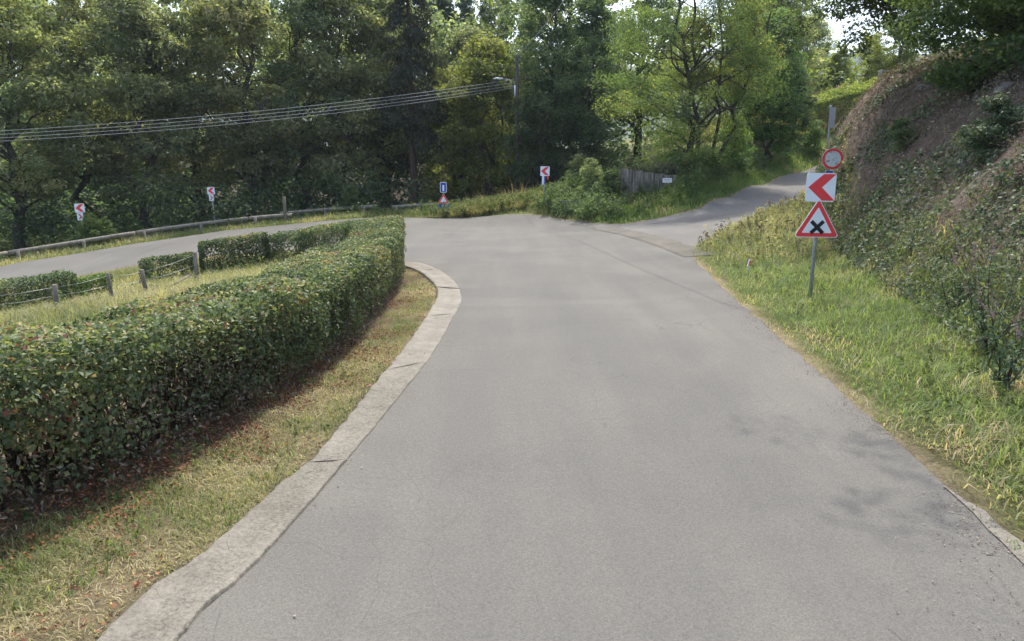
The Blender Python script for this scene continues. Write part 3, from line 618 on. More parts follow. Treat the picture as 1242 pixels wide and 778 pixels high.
def hedge(name, label, cl, width, height, dens, lsize, seed, m='leaf_hedge', group=None, **k):
    parts, segs, dead = hedge_geo(cl, width, height, dens, lsize, seed, **k)
    c = np.mean(np.array(cl), 0); root = empty(name, (c[0], c[1], gz(*c)), label=label, cat='hedge', group=group)
    f = leaf_obj('foliage', parts, M[m], root); tv, tf = tubes_np(segs, 5); s = link_mesh('stems', np_mesh('stems', tv, tf, smooth=True), M['twig'], root)
    dl = leaf_obj('dead_leaves', [dead], M['litter_br'], root, kind='stuff')
    for o in (f, s, dl): o.matrix_parent_inverse = Matrix.Translation(-Vector(root.location))
    return root
def hpt(px, d): u, y, dz = ray(px, 300); return (u * d / y, d)

near_cl = [(-6.1, -1.5), (-5.15, 2.0), (-4.42, 4.4), (-3.70, 6.3), (-3.28, 8.2), (-3.07, 10.5), (-3.07, 13.0), (-3.22, 16), (-3.55, 19.5), (-4.0, 22.3), (-4.5, 24.0)]
hedge('clipped_hedge', 'long thick clipped hedge curving along the grass verge in the foreground', near_cl, 1.42, 1.34, 2300, .052, 31, stems=.03, back=.5, inner=.45, wob=.17, hk=([0, .12, .27, .38, .58, .8, .92, 1], [1.0, 1.0, .94, .87, .87, .98, 1.04, 1.04]))
rowc = [((430, 27.0), (402, 28.2), (376, 29.0), 1.0, 1.3, 'rounded hedge clump in the field row, tucked right behind the end of the long hedge'),
        ((371, 29.2), (350, 29.6), (331, 29.8), .95, 1.15, 'short low hedge clump in the field row with a gap on its left'),
        ((324, 29.6), (285, 29.2), (243, 28.6), 1.0, 1.3, 'longest dark hedge in the field row, beside the tall wooden post'),
        ((231, 28.2), (200, 27.8), (174, 27.2), .9, 1.0, 'low hedge at the field edge between the tall wooden post and the leaning post'),
        ((124, 25.6), (108, 25.2), (90, 24.8), .7, .75, 'small leafy yellow green hedge stub between two grey fence posts'),
        ((76, 24.6), (30, 23.6), (-60, 22.2), 1.1, 1.05, 'dark hedge at the left edge of the field behind the wire fence')]
for i, (a, b, c, w_, h_, lb) in enumerate(rowc):
    hedge('field_hedge', lb, [hpt(*a), hpt(*b), hpt(*c)], w_, h_, 700, .085, 50 + i, m='leaf_hedge' if i != 4 else 'weed', group='clipped hedges along the field edge', stems=.25, wob=.14)
hb = hedge('bank_hedge', 'clipped hedge with a sunlit yellow green top on the slope above the lane', [hpt(962, 60), hpt(1010, 61), hpt(1060, 62), hpt(1115, 62.5)], 1.6, 1.9, 300, .17, 77, m='leaf_lime', stems=.5, wob=.15)  # yellow green leaf throughout puts the sunlit top into the colour

# ------------------------------------------------------------ grass, litter and ground cover
def scatter(poly, n, seed, dens=None):
    rng = np.random.default_rng(seed); pg = np.array(poly); lo, hi = pg.min(0), pg.max(0)
    x = rng.uniform(lo[0], hi[0], n); y = rng.uniform(lo[1], hi[1], n); k = in_poly(x, y, poly)
    if dens is not None: k &= rng.uniform(0, 1, n) < dens(x, y)
    return x[k], y[k]
def grass(name, poly, n, h, wdt, lean, m, seed, dens=None, hvar=.35, patch=1.2, label_kind='stuff', vshift=0.0, hmap=None):
    x, y = scatter(poly, n, seed, dens); rng = np.random.default_rng(seed + 1)
    hh = h * np.clip(rng.normal(1, hvar, len(x)), .3, 2.2) * (.6 + .8 * fbm(x * patch, y * patch, seed=seed + 2))
    if hmap is not None: hh = hh * hmap(x, y)
    var = .5 + vshift + 1.1 * (fbm(x * patch * .8, y * patch * .8, seed=seed + 4) - .5) + rng.normal(0, .17, len(x))
    p = blades(np.c_[x, y, zt(x, y) - .01], hh, wdt * (1 + .0 * x), lean, var, rng)
    return blade_obj(name, [p], M[m], kind=label_kind)
lod = lambda x, y: np.clip(5.0 / np.maximum(np.hypot(x, y), 1), .06, 1)
# inner verge between hedge and gutter
ge_ = [tuple(p) for p in smooth_line(GUT_EDGE, 60)]
vin = ge_ + [(-4.0, 24.5), (-3.1, 20), (-2.6, 16), (-2.5, 12), (-2.7, 9), (-3.1, 7), (-4.0, 4.7), (-4.9, 2.2), (-6.0, -1.5)]
off_ge = lambda x, y: np.clip(poly_dist(x, y, ge_)[0] / .12, 0.15, 1)
hd = lambda x, y: poly_dist(x, y, near_cl)[0]
grass('verge_turf', vin, 900000, .045, .0032, 1.1, 'grass_mid', 101, vshift=.14, dens=lambda x, y: lod(x, y) * off_ge(x, y) * np.clip((hd(x, y) - .6) / .5, .1, 1) * (.2 + .7 * sstep(.35, .6, fbm(x * 1.1, y * 1.1, seed=8))), patch=1.5)
grass('dry_turf', vin, 420000, .04, .003, 1.4, 'grass_dry', 107, dens=lambda x, y: lod(x, y) * off_ge(x, y) * sstep(.42, .58, fbm(x * 1.3 + 9, y * 1.3, seed=38)) * np.clip((hd(x, y) - .5) / .3, .15, 1), patch=1.5)
grass('verge_tufts', vin, 170000, .075, .004, .8, 'grass', 103, dens=lambda x, y: lod(x, y) * off_ge(x, y) * sstep(.52, .62, fbm(x * 1.7, y * 1.7, seed=18)) * np.clip((hd(x, y) - .6) / .3, 0, 1), patch=2)
def litter(name, poly, n, size, m, seed, dens=None, lift=.012, aspect=.6):
    x, y = scatter(poly, n, seed, dens); rng = np.random.default_rng(seed)
    p = leaves(np.c_[x, y, zt(x, y) + lift + rng.uniform(0, .03, len(x))], np.tile([0, 0, 1.], (len(x), 1)), np.full(len(x), size), rng.uniform(0, 1, len(x)), aspect, rng, .35, .35)
    return leaf_obj(name, [p], M[m], kind='stuff')
litter('fallen_leaves', vin, 150000, .036, 'litter', 111, dens=lambda x, y: np.clip(8 / np.hypot(x, y), .15, 1) * (sstep(1.75, .8, hd(x, y)) * .8 + .12) * sstep(.42, .60, fbm(x * 2, y * 2, seed=28)))
def weeds(name, poly, nplant, seed, h, lsz, m, dens=None, nl=(10, 26), kind='stuff', spread=.5):
    x, y = scatter(poly, nplant, seed, dens); rng = np.random.default_rng(seed + 9); Pt, Nr, var = [], [], []
    for a, b, g in zip(x, y, zt(x, y)):
        hh = h * rng.uniform(.4, 1.4); n = rng.integers(*nl); t = rng.uniform(.15, 1, n); ln = rng.normal(0, .25, 2) * hh
        an = rng.uniform(0, 2 * math.pi, n); r = hh * spread * rng.uniform(.15, .6, n) * (1.15 - t * .6)
        Pt.append(np.c_[a + ln[0] * t + np.cos(an) * r, b + ln[1] * t + np.sin(an) * r, g + hh * t]); Nr.append(np.c_[np.cos(an) * .5, np.sin(an) * .5, np.full(n, .8)]); var.append(np.clip(rng.uniform(.2, .8) + rng.normal(0, .15, n), 0, 1))
    if not Pt: return
    Pt = np.concatenate(Pt); p = leaves(Pt, np.concatenate(Nr), np.full(len(Pt), lsz), np.concatenate(var), .42, rng, .5, .25, .25)
    return leaf_obj(name, [p], M[m], kind=kind)
# grit and leaves swept to the edges of the carriageway
def edge_litter(name, line, n, m, seed, size, side, spread=.16, ymax=26):
    rng = np.random.default_rng(seed); L = np.array(line); k = rng.uniform(0, len(L) - 1.001, n); i = k.astype(int); f = (k - i)[:, None]; p = L[i] * (1 - f) + L[i + 1] * f
    p = p + np.c_[rng.exponential(spread, n) * side, np.zeros(n)]; keep = (p[:, 1] < ymax) & (p[:, 1] > 1) & (rng.uniform(0, 1, n) < np.clip(5 / np.hypot(p[:, 0], p[:, 1]), .1, 1) * sstep(.35, .6, fbm(p[:, 0] * 1.2, p[:, 1] * 1.2, seed=seed)))
    p = p[keep]; z = road_z(p[:, 0], p[:, 1]) + .03
    return leaf_obj(name, [leaves(np.c_[p, z], np.tile([0, 0, 1.], (len(p), 1)), np.full(len(p), size), rng.uniform(0, 1, len(p)), .7, rng, .25, .4)], M[m], kind='stuff')
weeds('verge_plants', vin, 5200, 135, .085, .045, 'weed', dens=lambda x, y: lod(x, y) * off_ge(x, y) * sstep(.5, .62, fbm(x * 1.9, y * 1.9, seed=64)), nl=(7, 14), spread=1.0)
edge_litter('edge_litter', r_e[(r_e[:, 1] > 0) & (r_e[:, 0] > 2) & (r_e[:, 1] < 25)], 9000, 'litter_br', 401, .017, -1)
edge_litter('gutter_litter', smooth_line(GUT_EDGE, 80), 5000, 'litter_br', 402, .022, 1, .10)
# right verge
reL = [tuple(p) for p in resample(r_e[(r_e[:, 1] > .2) & (r_e[:, 0] > 2) & (r_e[:, 1] < 23.4)], np.linspace(0, 1, 60))]
ftL = [tuple(p) for p in smooth_line(FOOT[:12], 60)]
vr = reL + [(6.2, 24.8), (7.4, 27), (9.4, 30.5), (12.1, 34.6), (15.4, 39.0), (18, 42)] + [p for p in [(20.2, 43.5), (17, 39), (13.6, 33), (11.6, 27), (10.2, 21.5), (9.0, 16.5), (7.8, 12), (7.0, 8.5), (6.6, 5.5), (6.2, 2.5), (5.9, 0)]]
re_d = lambda x, y: poly_dist(x, y, reL)[0]
edge = lambda x, y: np.clip((re_d(x, y) + (fbm(x * 2.2, y * 2.2, seed=61) - .5) * .75) / .30, .03, 1)
fard = lambda x, y: np.clip(7.0 / np.maximum(np.hypot(x, y), 1), .10, 1)
grass('verge_grass', vr, 700000, .115, .0052, 1.1, 'grass', 121, hvar=.55, dens=lambda x, y: fard(x, y) * edge(x, y) * (.35 + .65 * sstep(24, 15, y)), patch=1.1, vshift=.06, hmap=lambda x, y: .45 + .75 * np.clip(re_d(x, y) / 1.3, 0, 1) + .3 * sstep(12, 20, y))
grass('dry_edge_grass', vr, 160000, .085, .004, 1.2, 'grass_dry', 123, dens=lambda x, y: fard(x, y) * np.clip(1.1 - re_d(x, y) / .55,   .07 + .25 * sstep(.55, .65, fbm(x * .9, y * .9, seed=66)), 1) + .25 * sstep(18, 28, y), patch=1.1, hmap=lambda x, y: 1 + 3.2 * sstep(16, 26, y))
weeds('verge_weeds', vr, 9000, 131, .24, .06, 'weed', dens=lambda x, y: fard(x, y) * np.clip(re_d(x, y) - .25, .02, 1) * sstep(.45, .6, fbm(x, y, seed=63)) + .25 * sstep(14, 22, y) * (re_d(x, y) > .3))
# bank cover
bankp = [(5.3, 2.5), (5.6, 5.5), (6.0, 8.5), (6.8, 12), (8.0, 16.5), (9.2, 21), (10.6, 26), (12.6, 31.5), (16.0, 37.0), (20.2, 42.5), (25, 46.8), (31, 46), (28, 36), (22, 27), (18, 18), (15, 8), (12, 0)]
def bank_leaves(name, n, size, m, seed, dens, lift=.06, jit=.6, aspect=.75):
    x, y = scatter(bankp, n, seed, dens); e = .15; z = zt(x, y); gxn = -(zt(x + e, y) - z) / e; gyn = -(zt(x, y + e) - z) / e; Nr = unit(np.c_[gxn, gyn, np.ones(len(x))]); rng = np.random.default_rng(seed)
    sz = size * np.clip(np.hypot(x, y) / 14, .8, 2.2); L = rng.uniform(0, 1, len(x)) ** 1.5 * lift * (1 + 2.5 * sstep(.5, .75, fbm(x * 1.6, y * 1.6, z * 1.6, seed=seed)))
    p = leaves(np.c_[x, y, z] + Nr * L[:, None], Nr, sz, np.clip(.5 + 1.2 * (fbm(x * .9, y * .9, z * .9, seed=seed + 1) - .5) + rng.normal(0, .2, len(x)), 0, 1), aspect, rng, jit, .25)
    return leaf_obj(name, [p], M[m], kind='stuff')
def ivy_d(x, y):
    d = bank_d(x, y); z = zt(x, y); f = fbm(x * .55, y * .55, z * .8, seed=90); hh = z - base_z(x, y); low = sstep(2.6, .6, hh) * .20
    near = sstep(19, 10, y) * .12; top = sstep(5.0, 7.5, d) * .12
    return sstep(.44, .54, f + low + near + top - .085 - .07 * sstep(2.4, 3.6, hh) * sstep(10, 13, y) + .05 * sstep(.5, .6, fbm(x * 2.5, y * 2.5, seed=88))) * np.clip(13 / np.hypot(x, y), .1, 1)
bank_leaves('ivy', 850000, .068, 'ivy', 141, ivy_d, lift=.14)
bank_leaves('bramble_litter', 700000, .055, 'litter_br', 151, lambda x, y: np.clip(13 / np.hypot(x, y), .1, 1) * (.25 + .75 * sstep(.42, .55, fbm(x * 1.3, y * 1.3, seed=95))), lift=.16, aspect=.28, jit=.9)
weeds('creeper_clumps', bankp, 5200, 167, .28, .085, 'ivy', dens=lambda x, y: np.clip(14 / np.hypot(x, y), .2, 1) * sstep(.3, 1.0, bank_d(x, y)) * sstep(.50, .60, fbm(x * .9, y * .9, zt(x, y) * .9, seed=89)) * (1 - .9 * sstep(1.6, 2.9, zt(x, y) - base_z(x, y))), nl=(22, 44), spread=1.3)
weeds('rusty_brambles', bankp, 3600, 168, .26, .08, 'litter_br', dens=lambda x, y: np.clip(14 / np.hypot(x, y), .2, 1) * sstep(1.0, 2.0, bank_d(x, y)) * sstep(.48, .62, fbm(x * .8, y * .8, zt(x, y) * .8, seed=87)) * .8, nl=(20, 36), spread=1.2)
weeds('nettle_fringe', bankp, 5200, 165, .55, .075, 'weed', dens=lambda x, y: sstep(-.1, .5, bank_d(x, y)) * sstep(2.2, 1.0, bank_d(x, y)) * np.clip(11 / np.hypot(x, y), .2, 1), nl=(14, 26), spread=.45)
weeds('dry_stalks', bankp, 1500, 166, .8, .06, 'litter_br', dens=lambda x, y: sstep(-.1, .4, bank_d(x, y)) * sstep(3.0, 1.0, bank_d(x, y)) * np.clip(11 / np.hypot(x, y), .2, 1), nl=(14, 26), spread=.3)
weeds('bank_weeds', [p for p in bankp], 5200, 161, .42, .085, 'weed', dens=lambda x, y: (np.clip(12 / np.hypot(x, y), .2, 1) * sstep(.5, .62, fbm(x * .8, y * .8, seed=98)) * (.25 + .75 * sstep(5, 9, bank_d(x, y)))), nl=(8, 20))
# bare rock ribs showing through the bank
rb = MB(); rr = random.Random(5)
rocks = []
for i in range(40):
    t = rr.uniform(0, 1); y = 10 + 14 * t; fx = np.interp(y, [p[1] for p in FOOT[:12]], [p[0] for p in FOOT[:12]]); x = fx + rr.uniform(1.2, 4.2)
    s = rr.uniform(.08, .24); me_bm = bmesh.new(); bmesh.ops.create_icosphere(me_bm, subdivisions=3, radius=1)
    co = np.array([v.co[:] for v in me_bm.verts]); nn = fbm(co[:, 0] * 1.6 + i * 7, co[:, 1] * 1.6, co[:, 2] * 1.6, seed=i, oct=4); co = co * (.55 + .9 * nn)[:, None]
    co = np.round(co * 2.6) / 2.6 * .6 + co * .4
    for v, c in zip(me_bm.verts, co): v.co = c
    me = bpy.data.meshes.new('rock'); me_bm.to_mesh(me); me_bm.free(); rocks.append((x, y, s, me))
for i, (x, y, s, me) in enumerate(rocks[:16]):
    o = link_mesh('bank_rock', me, M['rock']); o.location = (x, y, gz(x, y) - s * .42); o.scale = (s * 1.1, s * 1.5, s * .75); o.rotation_euler = (rr.uniform(-.4, .4), rr.uniform(-.9, -.3), rr.uniform(0, 6))
    tag(o, 'pale weathered stone poking out of the ivy and dead brambles on the bank', 'rock', 'stones showing in the bank')
# field grass behind the long hedge
fieldp = [(-3.9, 10), (-3.9, 16), (-4.2, 21), (-5.2, 25.5), (-6.0, 27.5), (-8.6, 31), (-12.5, 32.8), (-16.3, 31.6), (-19.2, 28.6), (-22, 23.5), (-24, 16), (-20, 6), (-9, 5)]
grass('field_grass', fieldp, 260000, .30, .009, .9, 'grass_dry', 171, dens=lambda x, y: np.clip(14 / np.hypot(x, y), .2, 1), patch=.35, vshift=-.06)
grass('field_green_grass', fieldp, 130000, .24, .009, .8, 'grass_mid', 173, dens=lambda x, y: sstep(.48, .62, fbm(x * .22, y * .22, seed=77)) * .8 + .05, patch=.5)
weeds('field_weeds', fieldp, 1800, 175, .5, .09, 'weed', dens=lambda x, y: .9 * sstep(3.5, 1.2, np.minimum(poly_dist(x, y, [hpt(q[0][0], q[0][1] - .6) for q in rowc] + [hpt(-60, 21.6)])[0], 9)))
# outer verge under the guardrail, up to the sign at the bend and on to the lane
oute = [tuple(p) for p in resample(r_e[(r_e[:, 1] > 14) & (r_e[:, 0] < 3.98)], np.linspace(0, 1, 90))]
def offs(L, d):
    L = np.array(L); g = unit(np.gradient(L, axis=0)); return [tuple(p) for p in (L + np.c_[g[:, 1], -g[:, 0]] * d)]
o2 = offs(oute, 3.2); vo = oute + o2[::-1]
od = lambda x, y: poly_dist(x, y, oute)[0]
grass('outer_verge_grass', vo, 260000, .26, .014, .8, 'grass_mid', 181, dens=lambda x, y: np.clip(od(x, y) / .25, .05, 1) * .9, patch=.6, hmap=lambda x, y: .4 + np.clip(od(x, y) / 1.6, 0, 1.2), vshift=-.02)
weeds('outer_verge_weeds', vo, 3800, 183, .62, .13, 'weed', dens=lambda x, y: sstep(1.0, 2.2, od(x, y)) * sstep(.42, .58, fbm(x * .7, y * .7, seed=79)), nl=(12, 26))
mound = [(-6.5, 46.5), (-4.5, 45.3), (0, 44.5), (3.2, 42.2), (3.6, 45), (2.5, 48), (-2, 49.5), (-5.5, 49.5)]
mh = lambda x, y: (.2 + 1.1 * sstep(-5.2, -2.4, x)) * (.55 + .6 * sstep(44.2, 46.6, y))
grass('tall_grass', mound, 80000, .50, .013, .8, 'grass_mid', 191, patch=.5, hvar=.22, vshift=.02, hmap=mh)
grass('seeding_grass', mound, 7000, .60, .012, .55, 'grass_dry', 193, patch=.5, hmap=mh)
weeds('tall_weeds', mound, 3200, 195, .75, .16, 'weed', nl=(20, 40), dens=lambda x, y: .5 * mh(x, y))
# left side of the lane: grass strip, nettles and brambles in front of the wall
lane = [tuple(p) for p in sl if p[0] < 30]; lo = offs(lane, -2.4)
lp = lane + lo[::-1]; ld = lambda x, y: poly_dist(x, y, lane)[0]
grass('lane_verge_grass', lp, 150000, .26, .013, .8, 'grass', 201, dens=lambda x, y: np.clip(ld(x, y) / .3, .05, 1), patch=.8, vshift=.0, hmap=lambda x, y: .5 + np.clip(ld(x, y) / 1.2, 0, 1.3))
weeds('lane_weeds', lp, 2600, 203, .62, .13, 'weed', dens=lambda x, y: sstep(.5, 1.3, ld(x, y)), nl=(14, 30))
und = [(1.5, 42.6), (3.6, 38.2), (5.2, 37.2), (7.6, 37.9), (9.4, 39.4), (11, 42.2), (14.2, 46.6), (17.5, 51), (15, 54), (9.2, 47.5), (9.0, 42), (5.6, 41.6), (4, 46)]
nowall = lambda x, y: 1 - sstep(4.9, 5.5, x) * sstep(9.6, 9.0, x) * sstep(41.4, 40.9, y)
weeds('undergrowth', und, 4200, 205, .95, .17, 'leaf_dark', nl=(22, 44), spread=.6, dens=nowall)
weeds('wall_foot_weeds', und, 2600, 206, .42, .13, 'weed', nl=(16, 30), dens=lambda x, y: 1 - nowall(x, y))
weeds('nettles', und, 1300, 207, 1.0, .17, 'weed', nl=(18, 34), dens=lambda x, y: nowall(x, y) * sstep(.45, .6, fbm(x * .5, y * .5, seed=17)))
weeds('dry_lane_weeds', vr, 2000, 209, .45, .10, 'grass_dry', nl=(18, 34), dens=lambda x, y: sstep(17, 24, y) * (re_d(x, y) > .9) * .8)
weeds('brown_lane_weeds', vr, 1300, 210, .42, .10, 'litter_br', nl=(18, 34), dens=lambda x, y: sstep(20, 26, y) * (re_d(x, y) > .9) * .8)
weeds('wall_top_brambles', [(5.2, 41.0), (9.6, 41.2), (10.6, 43.5), (5, 44)], 700, 212, .45, .12, 'litter_br', nl=(20, 40), spread=.7)
# forest floor and rough meadow
wp = [(-60, 44), (-34, 38), (-29, 36), (-24, 43), (-18, 48.5), (-8, 50.5), (4, 50), (12, 52), (12, 68), (-60, 72)]
weeds('forest_undergrowth', wp, 5200, 211, .8, .22, 'leaf_dark', nl=(16, 30), dens=lambda x, y: sstep(.42, .55, fbm(x * .25, y * .25, seed=19)), spread=.8)
mead = [(18, 57), (24, 58.5), (34, 60.5), (50, 63), (70, 95), (30, 110), (14, 70)]
grass('meadow_grass', mead, 120000, .7, .04, .7, 'grass_mid', 221, patch=.2)
weeds('meadow_weeds', mead, 1200, 223, 1.3, .3, 'leaf_lime', nl=(14, 26), dens=lambda x, y: sstep(.5, .6, fbm(x * .12, y * .12, seed=20)), spread=.8)
grass('bank_top_grass', bankp, 60000, .3, .012, .8, 'grass_mid', 225, dens=lambda x, y: sstep(4, 6.5, bank_d(x, y)), patch=.8)
# ------------------------------------------------------------ trees
def plant(name, meshes, mats, x, y, s=1, rz=0, label=None, cat='tree', group=None, z=None, sz=1.0):
    root = empty(name, (x, y, (gz(x, y) if z is None else z) - .05), rz, label=label, cat=cat, group=group); root.scale = (s, s, s * sz)
    for nm, me, m in zip(('trunk', 'crown') if cat != 'shrub' else ('stems', 'foliage'), meshes, mats):
        o = bpy.data.objects.new(nm, me); COL.objects.link(o); o.parent = root
        if not me.materials: me.materials.append(m)
    return root
def xat(px, d): return hpt(px, d)[0]
oakA = broadleaf(1, 19, 4.0, 5.2, 105, 300, .26, 1.25, .34); oakB = broadleaf(2, 17, 3.4, 4.6, 95, 300, .25, 1.2, .28, forks=2)
oakC = broadleaf(3, 21, 5.5, 5.0, 105, 300, .26, 1.25, .34, lean=(.8, 0)); oakD = broadleaf(4, 15, 2.6, 4.4, 95, 300, .24, 1.15, .24)
darkA = broadleaf(5, 18, 1.8, 4.2, 115, 320, .24, 1.25, .3); darkB = broadleaf(6, 12, .8, 3.8, 80, 320, .22, 1.15, .2, forks=2)
limeA = broadleaf(7, 10.5, .9, 3.4, 85, 320, .20, 1.0, .16, forks=2); limeB = broadleaf(8, 7.5, .5, 2.6, 60, 300, .18, .9, .12, forks=2)
mt = lambda k, b='bark': (M[b], M[k])
OG = 'oaks along the edge of the wood'
def V(meshes): return [m.copy() for m in meshes]
front = [(oakA, 'leaf_oak', 30, 49, 1.0, .3, 'oak with a forked trunk behind the lowest stretch of wooden guardrail', 1),
         (oakB, 'leaf_oak2', -75, 47, 1.05, 2.1, 'oak at the left edge of the wood, cut off by the side of the view', 1),
         (oakC, 'leaf_oak', 118, 54, .95, 4.0, 'oak standing behind the leftmost chevron sign', 1),
         (oakD, 'leaf_oak2', 180, 52, 1.1, 1.1, 'oak between the two chevron signs on the downhill road', 1),
         (oakA, 'leaf_oak', 245, 57, .95, 5.1, 'yellowish oak just left of the upper chevron sign on the downhill road', 1),
         (oakB, 'leaf_oak', 312, 57, 1.15, 3.3, 'spreading oak between the upper chevron sign and the short roadside post', 1),
         (oakC, 'leaf_oak2', 372, 60, 1.0, 2.2, 'oak behind the gap between the two guardrails', 1),
         (oakD, 'leaf_oak', 418, 60, 1.25, .4, 'tall oak rising over the upper guardrail', 1),
         (oakB, 'leaf_oak2', 466, 64, 1.15, 5.5, 'dull green oak left of the dark spruce', 1)]
cache = {}
for me_, lm, px, d, s, rz, lb, _ in front:
    k = (id(me_), lm)
    if k not in cache: cache[k] = me_ if not me_[0].materials else V(me_)
    if cache[k][1].materials and cache[k][1].materials[0] != M[lm]: cache[k][1].materials.clear()
    plant('oak_tree', cache[k], mt(lm), xat(px, d), d, s, rz, lb, group=OG)
def get(me_, lm):
    k = (id(me_), lm)
    if k not in cache:
        c = V(me_)
        for m in c: m.materials.clear()
        cache[k] = c
    return cache[k]
spA = conifer(21, 24, 6.5, 3.0, 1.0, .34, .3, .55); spB = conifer(22, 23, 2, 3.0, 1.0, .36, .26, .2); spC = conifer(23, 19, 1.5, 2.6, .9, .34, .22, .12)
plant('spruce_tree', spA, (M['bark_pine'], M['needle']), xat(503, 58), 58, 1.0, .5, 'dark spruce with drooping boughs and a bare reddish lower trunk')
cn = [(545, 84, spB, 1.05), (568, 90, spC, 1.25), (592, 86, spB, .95), (528, 96, spC, 1.3), (612, 98, spB, 1.1), (470, 92, spB, 1.1), (640, 90, spC, 1.2)]
for i, (px, d, me_, s) in enumerate(cn):
    plant('fir_tree', get(me_, 'n2'), (M['bark_pine'], M['needle2']), xat(px, d), d, s, i * 1.3, 'grey green fir in the distance above the yellow green trees', group='firs behind the pale trees')
for i, (px, d, s) in enumerate([(62, 92, 1.2), (88, 96, 1.15), (112, 90, 1.25), (150, 98, 1.3), (20, 98, 1.25), (178, 92, 1.1)]):
    plant('pine_tree', get(spC if i % 2 else spB, 'n1'), (M['bark_pine'], M['needle']), xat(px, d), d, s, i * 2.3, 'thin dark conifer showing against the sky above the oaks', group='conifers on the skyline at top left')
plant('maple_tree', limeA, mt('leaf_lime'), xat(590, 57), 57, 1.15, .3, 'bright yellow green tree touching the left side of the utility pole')
plant('maple_tree', get(limeB, 'lime'), mt('leaf_lime'), xat(553, 59), 59, 1.35, 2.0, 'smaller yellow green tree between the spruce and the utility pole')
plant('maple_tree', get(oakB, 'leaf_oak3'), mt('leaf_oak2'), xat(572, 70), 70, .85, 4.0, 'taller dull green tree behind the yellow green ones')
plant('hornbeam_tree', darkA, mt('leaf_dark'), xat(668, 59), 59, .95, 1.0, 'dark dense tree to the right of the utility pole')
plant('hornbeam_tree', get(darkA, 'd2'), mt('leaf_dark'), xat(712, 55), 55, .72, 3.2, 'dark tree behind the middle chevron sign and the wall')
plant('hornbeam_tree', get(oakC, 'o4'), mt('leaf_oak2'), xat(690, 66), 66, .98, 2.2, 'tall olive tree rising behind the dark hornbeams')
plant('hornbeam_tree', get(darkB, 'd3'), mt('leaf_dark'), xat(645, 54), 54, .62, 5.2, 'low dark tree beside the foot of the utility pole')
plant('hornbeam_tree', get(oakA, 'o5'), mt('leaf_oak2'), xat(770, 62), 62, .92, 5.2, 'broad olive tree filling the view behind the feathery roadside tree')
# feathery tree above the wall
rob = broadleaf(12, 14.5, .2, 4.7, 150, 400, .15, 1.15, .20, lean=(-1.4, -.6), forks=2, taper=-.25, droop=.5, aspect=.34)
plant('robinia_tree', rob, mt('leaf_robinia'), xat(838, 45), 45, 1.0, .0, 'large feathery light green tree with yellow leaves above the concrete wall')
rob2 = broadleaf(13, 12, 4.2, 3.2, 60, 360, .15, 1.0, .15, lean=(.2, -.3), forks=2, droop=.4, aspect=.34)
plant('robinia_tree', rob2, mt('leaf_robinia'), xat(862, 45.5), 45.5, 1.0, 1.0, 'slender two stemmed tree with a thin yellowing crown beside the lane')
fr = broadleaf(14, 3.4, .2, 1.25, 34, 220, .12, .45, .05, forks=1)
plant('shrub', fr, (M['twig'], M['leaf_fresh']), xat(884, 47), 47, 1.0, 0, 'bright fresh green bush at the foot of the slender yellowing tree', cat='shrub')
plant('shrub', get(fr, 'f2'), (M['twig'], M['leaf_fresh']), xat(978, 54), 54, .75, 2, 'low light green bush beside the lane behind the round road sign', cat='shrub')
ald = broadleaf(15, 9.5, .6, 2.5, 85, 300, .17, .85, .14, forks=2)
plant('alder_tree', ald, mt('leaf_near'), xat(925, 52), 52, 1.0, 1.5, 'narrow mid green tree on the left of the climbing lane')
plant('alder_tree', get(ald, 'a2'), mt('leaf_dark'), xat(950, 57), 57, .62, 3.5, 'short dark tree under the left end of the hedge above the lane')
plant('alder_tree', get(ald, 'a4'), mt('leaf_lime'), xat(895, 60), 60, 1.05, 3.5, 'pale yellow green tree between the slender tree and the narrow green one')
# near trees on the top of the bank
bkA = broadleaf(16, 8.0, -.6, 3.9, 190, 560, .115, .85, .16, forks=3, aspect=.6)
plant('beech_tree', bkA, mt('leaf_bank'), 13.7, 20.4, 1.15, .4, 'large mid green tree bulging over the top of the bank at the upper right')
plant('beech_tree', get(bkA, 'b2'), mt('leaf_bank'), 16.5, 15.0, .95, 2.4, 'green tree on the bank, cut off by the right edge of the view')
plant('beech_tree', get(bkA, 'b3'), mt('leaf_near'), 19.5, 27.0, .9, 4.4, 'darker tree behind the bulging one on the bank top')
def spray(seed, base, tips, ncl, nleaf, lsize, crad, r0=.06, imin=4):
    """boughs reaching out from one stem, leaves in hanging sprays"""
    rng = np.random.default_rng(seed); segs, parts = [], []
    segs.append((limb((0, 0, -.3), base, rng, .08, 9), np.linspace(.24, .13, 9)))
    for tp in tips:
        g = limb(base, tp, rng, .12, 12, .06); segs.append((g, np.linspace(r0, .012, 12)))
        for k in range(ncl):
            i = rng.integers(imin, 12); c = g[i] + rng.normal(0, 1, 3) * np.array([.7, .7, .3]) - np.array([0, 0, rng.uniform(0, 1.3)]); segs.append((limb(g[i], c, rng, .2, 4), np.linspace(.014, .005, 4)))
            n = int(nleaf * rng.uniform(.5, 1.4)); d = unit(rng.normal(0, 1, (n, 3))); Pt = c + d * (crad * rng.uniform(.2, 1, n)[:, None] ** .5) * np.array([1, 1, .7])
            parts.append(leaves(Pt, d * .4 + np.array([0, 0, .9]), np.full(n, lsize), np.clip(rng.normal(.4, .2, n), 0, 1), .6, rng, .6, .25, .3))
    tv, tf = tubes_np(segs, 7); V_ = np.concatenate([p[0] for p in parts]); off = np.cumsum([0] + [len(p[0]) for p in parts[:-1]])
    return np_mesh('trunk', tv, tf, smooth=True), np_mesh('crown', V_, np.concatenate([p[1] + o for p, o in zip(parts, off)]), np.concatenate([p[2] for p in parts]))
